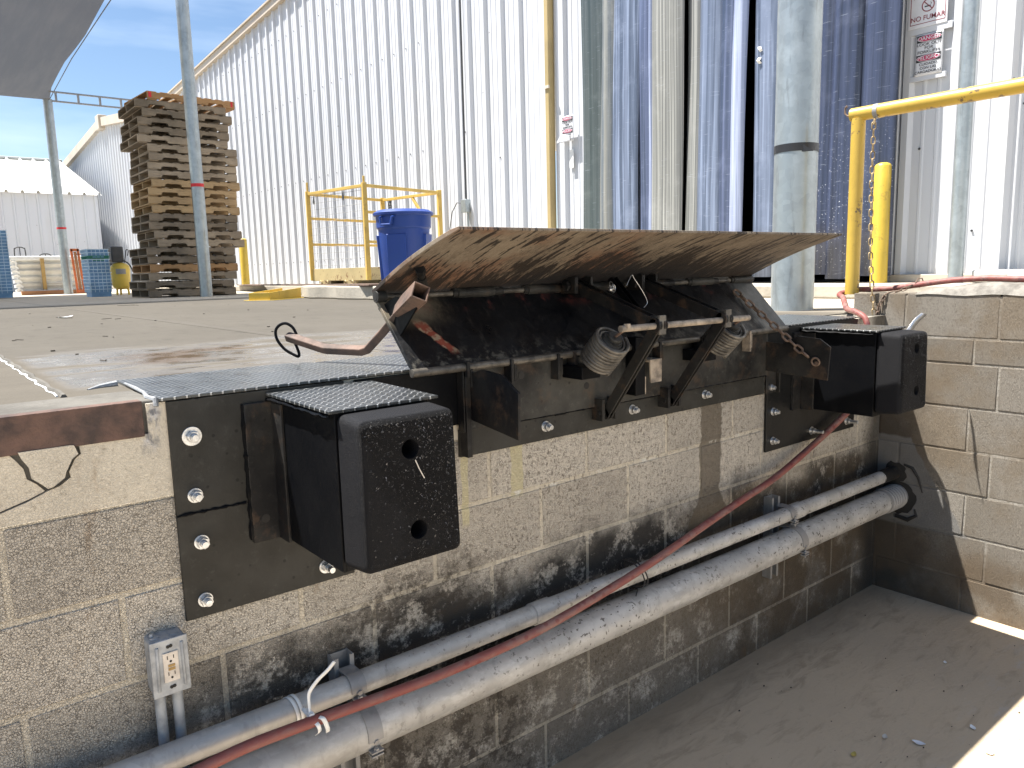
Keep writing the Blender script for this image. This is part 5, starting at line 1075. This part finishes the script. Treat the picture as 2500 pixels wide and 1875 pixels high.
# ================================================================== PALLETS
def make_pallet():
    t = thing('pallet', (0, 0, 0), 'x', 'pallet', 'wooden pallets in the tall stack')
    Lx, Ly, H = 1.22, 1.02, 0.1165
    for yc in (-Ly/2+0.019, 0, Ly/2-0.019):
        z0, z1 = 0.015, H-0.015; po = [(-Lx/2, z0)]
        for nx in (-0.33, 0.33):
            po += [(nx-0.115, z0), (nx-0.105, z0+0.03), (nx-0.085, z0+0.038), (nx+0.085, z0+0.038), (nx+0.105, z0+0.03), (nx+0.115, z0)]
        po += [(Lx/2, z0), (Lx/2, z1), (-Lx/2, z1)]; b = MB(); b.prism(po, 'y', yc-0.019, yc+0.019); part(b, 'stringer', WOODS[0], t, smooth=False)
    b = MB(); x = -Lx/2
    for i in range(8):
        w_ = 0.125 if i in (0, 7) else 0.10; b.box(x, x+w_, -Ly/2+random.uniform(0.010, .022), Ly/2-random.uniform(0.010, .02), H-0.0148, H-0.001); x += w_+(Lx-0.125*2-0.6)/7
    part(b, 'top_boards', WOODS[0], t, smooth=False)
    b = MB()
    for c in (-Lx/2+0.06, -0.0, Lx/2-0.06): b.box(c-0.06, c+0.06, -Ly/2+0.016, Ly/2-0.016, 0.001, 0.0148)
    part(b, 'bottom_boards', WOODS[0], t, smooth=False); return t
aks = [1105, 1040, 1085, 1060, 1070, 1085, 1130, 1135, 1135, 1135, 1160, 1140, 1145, 1170, 1150, 1150, 1190, 1215, 1135, 1150, 1160, 1155, 1135, 1155]
tones = [2, 3, 3, 3, 3, 0, 0, 0, 0, 0, 1, 1, 1, 1, 3, 3, 0, 0, 3, 3, 2, 0, 3, 3]
desc = ['topmost pallet of the tall stack, pale orange wood with red painted ends']+[None]*23
col_ = {0: 'weathered brown', 1: 'light tan', 2: 'orange brown', 3: 'dark grey'}
ordn = ['', '', 'second', 'third', 'fourth', 'fifth', 'sixth', 'seventh', 'eighth', 'ninth', 'tenth', 'eleventh', 'twelfth']
P0_ = make_pallet(); pal = [P0_]+[copy_tree(P0_) for _ in range(23)]
for i in range(24):
    lev = 23-i; a = aks[i]; ref = 998+157*(i+0.5)/24; dx = (a-ref)/551.0
    t = pal[i]; t.location = (2.5+0.61+dx, 9.8+0.51+random.uniform(-.02, .02), lev*0.1175); t.rotation_euler = (0, 0, random.uniform(-0.012, 0.012))
    if i == 0: t.location.y += 0.05; t.rotation_euler = (0.0, 0.0, 0.07)
    if i == 5: t.location.x -= 0.05
    if i == 0: lab = desc[0]
    elif i == 23: lab = 'bottom pallet of the tall stack, dark grey wood on the concrete'
    elif i < 12: lab = '%s wooden pallet, %s from the top of the stack' % (col_[tones[i]], ordn[i+1])
    else: lab = '%s wooden pallet, %s from the bottom of the stack' % (col_[tones[i]], ordn[24-i])
    t['label'] = lab
    for c in [o for o in col.objects if o.parent == t]:
        c.data = c.data.copy() if c.data.materials[0] != WOODS[tones[i]] else c.data
        c.data.materials[0] = WOODS[tones[i]]
for q_ in ((-0.60, -0.56), (0.55, 0.58)):
    b = MB(); b.box(*q_, -0.5127, -0.5102, 0.03, 0.10); q = b.build('red_end_mark', M['redtape'], None); q.parent = pal[0]

# ================================================================== CAGE, BIN
zs = 0.193
A_, B_, C_ = Vector((3.79, 7.24, zs)), Vector((3.94, 6.08, zs)), Vector((5.17, 6.42, zs)); D_ = A_+(C_-B_); HT = 1.261
cg = thing('work_cage', (4.5, 6.8, 0.14), 'yellow steel work platform cage with wire mesh side, behind the blue bin', 'work cage')
def vp(p, z): return (p.x, p.y, z)
for p, zt in ((A_, 1.38), (B_, 1.345), (C_, HT), (D_, HT)):
    b = MB(); b.bar(vp(p, zs+0.0), vp(p, HT+.012), 0.05, 0.05, (0.2, 1, 0)); 
    if zt > HT: b.bar(vp(p, HT), vp(p, zt), 0.022, 0.022, (0.2, 1, 0))
    part(b, 'corner_post', M['yellowcage'], cg, bevel=0.003)
for p, q, z in ((A_, B_, HT-0.02), (B_, C_, HT-0.02), (C_, D_, HT-0.02), (D_, A_, HT-0.02), (A_, D_, 0.95), (A_, D_, 0.635), (B_, C_, 0.95), (B_, C_, 0.62)):
    d = (q-p).normalized()*0.025; b = MB(); b.bar(vp(p+d, z), vp(q-d, z), 0.034, 0.034 if z > 1.2 else 0.03); part(b, 'rail', M['yellowcage'], cg, bevel=0.003)
b = MB(); d = B_-A_
for i in range(1, 16): b.tube([vp(A_.lerp(B_, i/16), 0.34), vp(A_.lerp(B_, i/16), HT-0.04)], 0.0022, 4)
for z in [0.37+0.075*i for i in range(12)]: b.tube([vp(A_, z), vp(B_, z)], 0.0022, 4)
part(b, 'wire_mesh', M['strut'], cg)
for p, q in ((A_, B_), (B_, C_), (C_, D_), (D_, A_)): b = MB(); b.bar(vp(p, 0.262), vp(q, 0.262), 0.012, 0.145); part(b, 'kick_plate', M['yellowrust'], cg, bevel=0.002)
b = MB(); b.add([vp(A_, 0.2), vp(B_, 0.2), vp(C_, 0.2), vp(D_, 0.2), vp(A_, 0.187), vp(B_, 0.187), vp(C_, 0.187), vp(D_, 0.187)], [(0, 1, 2, 3), (4, 5, 6, 7), (0, 1, 5, 4), (1, 2, 6, 5), (2, 3, 7, 6), (3, 0, 4, 7)]); part(b, 'floor_deck', M['yellowrust'], cg)
for k in (0.25, 0.7):
    p = A_.lerp(B_, k); q = D_.lerp(C_, k); b = MB(); b.bar(vp(p, 0.165), vp(q, 0.165), 0.17, 0.05); b.torus(vp(p+Vector((-0.03, -0.09, 0)), 0.165), (1, 0, 0), 0.024, 0.007, 16, 6); b.torus(vp(p+Vector((-0.03, 0.09, 0)), 0.165), (1, 0, 0), 0.024, 0.007, 16, 6); part(b, 'fork_pocket', M['yellowrust'], cg, bevel=0.002)
b = MB(); m1 = C_.lerp(D_, 0.35); b.bar(vp(C_.lerp(D_, 0.45), HT-0.04), vp(C_.lerp(D_, 0.28), 0.98), 0.03, 0.03); b.bar(vp(C_.lerp(D_, 0.28), HT-0.04), vp(C_.lerp(D_, 0.28), 0.3), 0.04, 0.04); b.bar(vp(C_.lerp(D_, 0.85), HT-0.04), vp(C_.lerp(D_, 0.85), 0.3), 0.04, 0.04); part(b, 'gate_frame', M['yellowcage'], cg, bevel=0.002)
b = MB(); pc = C_.lerp(D_, 0.88); b.chain([vp(pc, HT-0.03), vp(pc+Vector((0.0, 0, 0)), HT-0.3)], 0.05, 0.007, 0.034); b.chain([vp(pc+Vector((0.03, 0, 0)), HT-0.03), vp(pc+Vector((0.03, 0, 0)), HT-0.3)], 0.05, 0.007, 0.034); part(b, 'hanging_chain', M['darkgrey'], cg)
for k in (0.15, 0.68):
    p = A_.lerp(B_, k); b = MB(); b.prism([(p.y-0.03, HT-0.13), (p.y, HT-0.055), (p.y+0.03, HT-0.13), (p.y, HT-0.16)], 'x', p.x-0.03, p.x-0.026); part(b, 'hanging_tag', M['darkgrey'], cg)
b = MB(); b.bar((3.50, 5.0, 0.150), (4.86, 12.6, 0.112), 0.28, 0.018); solo(b, 'steel_plank', M['rustbar'], (3.9, 8, 0.13), 'long flat rusty plate lying along the kerb under the cage', 'plank', bevel=0.002)
tb = thing('trash_bin', (3.78, 5.0, 0.14), 'round blue plastic bin with lid in front of the yellow cage', 'bin')
bx, by, bz = 3.78, 5.0, 0.14
b = MB(); b.lathe([(0, 0.0), (0.215, 0.0), (0.222, 0.02), (0.255, 0.52), (0.258, 0.55), (0.272, 0.565), (0.276, 0.68), (0.285, 0.69), (0.285, 0.70)], (bx, by, bz), n=56)
for i in range(4):
    an = R(40+90*i); c = Vector((math.cos(an), math.sin(an), 0)); s_ = Vector((-c.y, c.x, 0)); p = Vector((bx, by, bz))
    b.hexa([p+c*0.20-s_*.1+Vector((0, 0, .05)), p+c*0.232-s_*.1+Vector((0, 0, .05)), p+c*0.232+s_*.1+Vector((0, 0, .05)), p+c*0.20+s_*.1+Vector((0, 0, .05)), p+c*0.22-s_*.1+Vector((0, 0, .5)), p+c*0.262-s_*.1+Vector((0, 0, .5)), p+c*0.262+s_*.1+Vector((0, 0, .5)), p+c*0.22+s_*.1+Vector((0, 0, .5))])
part(b, 'bin_body', M['blue'], tb, bevel=0.006)
b = MB(); b.lathe([(0.292, 0.688), (0.300, 0.688), (0.303, 0.712), (0.290, 0.722), (0.27, 0.73), (0.262, 0.738), (0.24, 0.742), (0, 0.746)], (bx, by, bz), n=56); part(b, 'lid', M['blue'], tb, ang=50)
for an in (R(205), R(25)):
    c = Vector((math.cos(an), math.sin(an), 0)); s_ = Vector((-c.y, c.x, 0)); p = Vector((bx, by, bz)); b = MB()
    b.tube([p+c*0.27-s_*0.075+Vector((0, 0, .67)), p+c*0.31-s_*0.07+Vector((0, 0, .66)), p+c*0.315-s_*0.055+Vector((0, 0, .59)), p+c*0.315+s_*0.055+Vector((0, 0, .59)), p+c*0.31+s_*0.07+Vector((0, 0, .66)), p+c*0.27+s_*0.075+Vector((0, 0, .67))], 0.011, 8)
    b.bar(p+c*0.277-s_*0.06+Vector((0, 0, .63)), p+c*0.277+s_*0.06+Vector((0, 0, .63)), 0.006, 0.07); part(b, 'handle', M['blue'], tb)
# yellow channel on the floor
b = MB(); o_ = Vector((2.90, 6.42, 0)); dv = Vector((0.78, 0.62, 0)).normalized(); sv_ = Vector((-dv.y, dv.x, 0))
def ob_(s0, s1, t0, t1, z0, z1, z2=None):
    z2 = z2 or z1; b.hexa([o_+dv*s0+sv_*t0+Vector((0, 0, z0)), o_+dv*s1+sv_*t0+Vector((0, 0, z0)), o_+dv*s1+sv_*t1+Vector((0, 0, z0)), o_+dv*s0+sv_*t1+Vector((0, 0, z0)), o_+dv*s0+sv_*t0+Vector((0, 0, z1)), o_+dv*s1+sv_*t0+Vector((0, 0, z2)), o_+dv*s1+sv_*t1+Vector((0, 0, z2)), o_+dv*s0+sv_*t1+Vector((0, 0, z1))])
ob_(0, 0.72, 0, 0.012, 0.004, 0.085, 0.12); ob_(0, 0.72, 0.24, 0.252, 0.004, 0.085, 0.12); ob_(0, 0.012, 0.012, 0.24, 0.004, 0.085); ob_(-0.03, 0.8, -0.06, 0.3, 0.001, 0.006)
solo(b, 'yellow_channel', M['yelbright'], (3.1, 6.6, 0), 'short chipped yellow steel channel lying on the floor by the kerb', 'steel channel', bevel=0.002)

# ================================================================== FAR LEFT GOODS
def make_crate(m, x, y, z, w_, d_, label, group):
    t = thing('plastic_crate', (x, y, z), label, 'crate', group); H = 0.125
    b = MB(); tp = 0.012; x0, x1, y0, y1 = x-w_/2, x+w_/2, y-d_/2, y+d_/2; th = 0.004
    def wall_(p, q):
        p = Vector(p); q = Vector(q); n_ = (q-p).cross(Vector((0, 0, 1))).normalized()*-th; c = Vector((x, y, 0)); 
        pb = p+(c-p)*0.04; qb = q+(c-q)*0.04
        b.hexa([(pb.x, pb.y, z), (qb.x, qb.y, z), (qb.x+n_.x, qb.y+n_.y, z), (pb.x+n_.x, pb.y+n_.y, z), (p.x, p.y, z+H), (q.x, q.y, z+H), (q.x+n_.x, q.y+n_.y, z+H), (p.x+n_.x, p.y+n_.y, z+H)])
    wall_((x0, y0, 0), (x1, y0, 0)); wall_((x1, y0, 0), (x1, y1, 0)); wall_((x1, y1, 0), (x0, y1, 0)); wall_((x0, y1, 0), (x0, y0, 0)); b.box(x0+.01, x1-.01, y0+.01, y1-.01, z+0.001, z+0.005)
    part(b, 'crate_shell', m, t)
    b = MB(); e = 0.018
    for zz in (H-0.009,):
        b.box(x0-e, x1+e, y0-e, y0, z+zz, z+zz+0.011); b.box(x0-e, x1+e, y1, y1+e, z+zz, z+zz+0.011); b.box(x0-e, x0, y0, y1, z+zz, z+zz+0.011); b.box(x1, x1+e, y0, y1, z+zz, z+zz+0.011)
    for i in range(6):
        xx = x0+(x1-x0)*i/5; b.box(xx-0.003, xx+0.003, y0-e+.001, y0, z+H-0.05, z+H-0.004)
        yy = y0+(y1-y0)*i/5; b.box(x0-e+.001, x0, yy-0.003, yy+0.003, z+H-0.05, z+H-0.004)
    part(b, 'rim_ribs', m if m == M['crategreen'] else M['craterim'], t)
    b = MB(); b.box(x-w_*0.28, x+w_*0.28, y0-0.007, y0-0.001, z+0.045, z+0.075); part(b, 'grip_recess', m, t)
    return t
ords = ['topmost', 'second from the top', 'third from the top', 'fourth from the top', 'fifth from the top', 'sixth from the top', 'seventh from the top', 'sixth from the bottom', 'fifth from the bottom', 'fourth from the bottom', 'third from the bottom', 'second from the bottom', 'bottom']
protoB = make_crate(M['crateblue'], 0, 0, 0, 0.30, 0.46, 'x', 'nested crates in the stack beside the yellow tank'); protoG = make_crate(M['crategreen'], 0, 0, 0, 0.30, 0.46, 'x', 'nested crates in the stack beside the yellow tank')
first = {0: True, 1: True}
for i in range(13):
    g_ = i == 2; src = protoG if g_ else protoB; key = 1 if g_ else 0
    t = src if first[key] else copy_tree(src); first[key] = False
    t.location = (2.375+random.uniform(-.004, .004), 12.46, (12-i)*0.0535); t.rotation_euler = (0, 0, random.uniform(-.01, .01))
    t['label'] = ('single green crate' if g_ else 'pale blue crate, %s' % ords[i])+' in the stack left of the yellow tank'
NTH = 'first second third fourth fifth sixth seventh eighth ninth tenth eleventh twelfth thirteenth fourteenth fifteenth sixteenth seventeenth eighteenth nineteenth twentieth'.split()
pc_ = make_crate(M['crateblue'], 0, 0, 0, 0.40, 0.46, 'x', 'blue crates stacked at the far left edge')
for i in range(20):
    t = pc_ if i == 0 else copy_tree(pc_); t.location = (1.135, 14.2, i*0.0535+0.01); t.rotation_euler = (0, 0, random.uniform(-.008, .008))
    t['label'] = 'pale blue crate, %s from the bottom of the stack cut by the left edge' % NTH[i]
# corrugated white panels on a timber skid
pb = thing('panel_bundle', (2.35, 17.2, 0), 'bundle of cream white ribbed panels on a timber skid, behind the far pole', 'panel bundle')
prof = []
for i in range(61):
    z = 0.10+0.66*i/60; prof.append((17.0-0.03*(1 if (i % 12) < 3 else 0)+0.02*math.sin(i*.5), z))
b = MB(); vs = []
for y, z in prof: vs += [(1.78, y, z), (3.1, y+0.05, z)]
b.add(vs, [(2*i, 2*i+1, 2*i+3, 2*i+2) for i in range(60)]); b.box(1.80, 3.1, 17.1, 17.5, 0.1, 0.76); part(b, 'front_panel', M['cream'], pb)
b = MB(); vs = []
for i in range(25):
    t = i/24; vs += [(1.64+0.0*t, 16.98-0.04*math.sin(math.pi*t), 0.76+0.03*math.sin(math.pi*t)), (3.1, 17.0, 0.76+0.03*math.sin(math.pi*t))]
b.box(1.64, 3.1, 16.96, 17.5, 0.71, 0.80); part(b, 'top_panel', M['white'], pb, bevel=0.02)
for i in range(7):
    b = MB(); zc = 0.66-0.095*i; xc = 1.735+0.012*i; b.tube([(xc-0.08, 16.99, zc+0.03), (xc-0.04, 16.97, zc+0.045), (xc, 16.97, zc+0.035), (xc+0.035, 16.98, zc), (xc+0.045, 16.98, zc-0.03)], 0.016, 8); b.box(xc-0.085, xc+0.03, 16.985, 17.2, zc-0.03, zc+0.03); part(b, 'curled_edge', M['white'], pb)
b = MB(); b.box(2.19, 2.255, 16.90, 16.96, 0.1, 0.75); part(b, 'timber_upright', M['post'], pb)
b = MB(); b.box(1.78, 2.95, 16.78, 16.88, 0.0, 0.085); part(b, 'timber_skid', M['timber'], pb)
og = thing('orange_rack', (2.72, 16.2, 0.03), 'orange steel rack upright standing between the far pole and the blue crates', 'rack')
b = MB(); b.bar((2.655, 16.2, 0.91), (2.70, 16.2, 0.02), 0.04, 0.04, (0, 1, 0)); part(b, 'upright', M['orange'], og)
b = MB(); b.bar((2.775, 16.2, 0.91), (2.82, 16.2, 0.02), 0.04, 0.04, (0, 1, 0)); part(b, 'upright', M['orange'], og)
b = MB(); b.box(2.64, 2.79, 16.18, 16.22, 0.87, 0.92); b.box(2.70, 2.90, 16.15, 16.24, 0.02, 0.09); b.box(2.75, 3.0, 16.18, 16.22, 0.80, 0.815); part(b, 'cross_bar', M['orange'], og)
b = MB(); b.bar((2.72, 16.2, 0.86), (2.755, 16.2, 0.06), 0.05, 0.01, (0, 1, 0)); part(b, 'inner_strip', M['timber'], og)
for i, (x0, x1, zt, lab) in enumerate(((1.87, 2.075, 1.02, 'grey hoop handle showing above the cream panels, left of the far pole'), (2.33, 2.56, 0.875, 'low curved grey hoop handle just left of the far pole'))):
    b = MB(); b.tube(smooth_pts([(x0, 18, 0.1), (x0, 18, zt-0.12), (x0+0.03, 18, zt-0.02), ((x0+x1)/2, 18, zt), (x1-0.03, 18, zt-0.02), (x1, 18, zt-0.12), (x1, 18, 0.1)]), 0.012, 8); b.tube([((x0+x1)/2, 18, zt), ((x0+x1)/2, 18, 0.1)], 0.009, 8)
    solo(b, 'hand_truck', M['darkgrey'], ((x0+x1)/2, 18, 0.1), lab, 'hand truck', 'hand trucks behind the panels')
cp = thing('air_compressor', (2.87, 13.1, 0), 'upright yellow air compressor with black motor cover, left of the pallet stack', 'air compressor')
b = MB(); b.lathe([(0, 0.10), (0.08, 0.105), (0.125, 0.13), (0.145, 0.17), (0.158, 0.45), (0.15, 0.50), (0.11, 0.545), (0.05, 0.565), (0, 0.57)], (2.87, 13.1, 0), n=32); part(b, 'tank', M['yeltank'], cp, ang=60)
b = MB(); b.box(2.735, 2.93, 13.0, 13.2, 0.57, 0.84); part(b, 'motor_cover', M['darkgrey'], cp, bevel=0.02)
b = MB(); b.box(2.70, 2.75, 13.02, 13.18, 0.60, 0.74); part(b, 'air_filter', M['strut'], cp, bevel=0.01)
b = MB(); b.grid(lambda u, v: (2.87+0.1605*math.sin(R(-38+58*u)), 13.1-0.1605*math.cos(R(-38+58*u)), 0.365+0.09*v), 10, 2); part(b, 'data_plate', M['strut'], cp)
for an in (-60, 60, 180):
    b = MB(); x, y = 2.87+0.11*math.sin(R(an)), 13.1-0.11*math.cos(R(an)); b.bar((x, y, 0.002), (x*0.9+2.87*.1, y*0.9+1.31, 0.15), 0.03, 0.03, (1, 0, 0)); part(b, 'foot', M['yeltank'], cp)
b = MB(); b.tube(smooth_pts([(2.94, 13.05, 0.56), (2.97, 13.05, 0.70), (2.985, 13.05, 0.78), (3.02, 13.05, 0.77), (3.0, 13.05, 0.68)]), 0.008, 6); b.tube(smooth_pts([(2.9, 13.0, 0.6), (2.98, 12.98, 0.55), (3.03, 12.98, 0.46), (3.05, 12.98, 0.40)]), 0.012, 8); part(b, 'handle_and_hose', M['darkgrey'], cp)
# white beam by the warehouse base, right
b = MB(); b.box(5.33, 5.46, -2.0, 0.31, 0.100, 0.182); o = solo(b, 'white_beam', M['cream'], (5.4, -0.8, 0.1), 'low white beam lying at the foot of the siding at right', 'beam', bevel=0.012)
b = MB(); b.box(5.327, 5.3295, 0.10, 0.21, 0.108, 0.158); b.box(5.327, 5.3295, -0.25, -0.14, 0.108, 0.158); part(b, 'pocket_slot', M['ivory'], o)

# ================================================================== LITTER
def leaf(x, y, z, s, m, label, rz):
    b = MB(); b.grid(lambda u, v: (x+(u-.5)*s*math.cos(rz)-(v-.5)*s*.55*(math.sin(math.pi*u)+.1)*math.sin(rz), y+(u-.5)*s*math.sin(rz)+(v-.5)*s*.55*(math.sin(math.pi*u)+.1)*math.cos(rz), z+0.003+0.25*s*(u-.4)**2+0.2*s*(v-.5)**2), 6, 4)
    solo(b, 'dry_leaf', m, (x, y, z), label, 'leaf', 'scraps and leaves on the pit floor')
leaf(2.229, -0.654, -1.4, 0.03, M['leafw'], 'small pale crumpled leaf on the dark pit floor, left of the long white scrap', 0.3)
leaf(2.281, -0.747, -1.4, 0.042, M['signwhite'], 'long white feather-like scrap on the pit floor', 1.9)
leaf(2.053, -0.632, -1.4, 0.03, M['leafy'], 'bright yellow leaf on the pit floor near the bottom edge', 0.2)
leaf(2.515, -0.832, -1.4, 0.03, M['white'], 'small white curled scrap on the pit floor close to the sunlit patch', 0.8)
leaf(2.919, -0.577, -1.4, 0.022, M['white'], 'tiny white fleck in the middle of the shaded pit floor', 0.5)
leaf(2.40, -0.927, -1.4, 0.028, M['leafw'], 'cream leaf lying in the sunlit corner of the pit floor', 2.2)
for n_ in range(110):
    pass
b = MB()
for i in range(90):
    x = random.uniform(1.3, 3.4); y = -random.random()**0.8*1.5-0.03; s = random.uniform(0.0008, 0.003); b.box(x-s, x+s, y-s*.7, y+s*.7, -1.3995, -1.3995+s*1.1)
for i in range(28):
    x = random.uniform(-0.5, 2.6); y = 0.4+random.random()**1.3*8; s = random.uniform(0.001, 0.006); b.box(x-s, x+s*random.uniform(1, 3), y-s*.7, y+s*.7, 0.0005, 0.0005+s*.8)
for (x, y) in ((0.656, 4.589), (1.581, 6.772), (0.442, 2.183), (0.096, 2.343), (0.204, 1.01), (0.848, 4.044)):
    for k in range(2): b.tube([(x+random.uniform(-.03, .03)*y/3, y+random.uniform(-.1, .1)*y/3, 0.004), (x+random.uniform(-.05, .05)*y/3, y+random.uniform(-.1, .1)*y/3, 0.004)], 0.002, 5)
o = b.build('loose_grit', M['debris'], None); tag(o, 'scattered dark grit and crumbs on the pit floor and dock floor', 'grit', kind='stuff')
leaf(0.656, 4.60, 0.0, 0.10, M['white'], 'white scrap of paper on the dry dock floor left of centre', 0.2)
print('objects', len(bpy.data.objects))
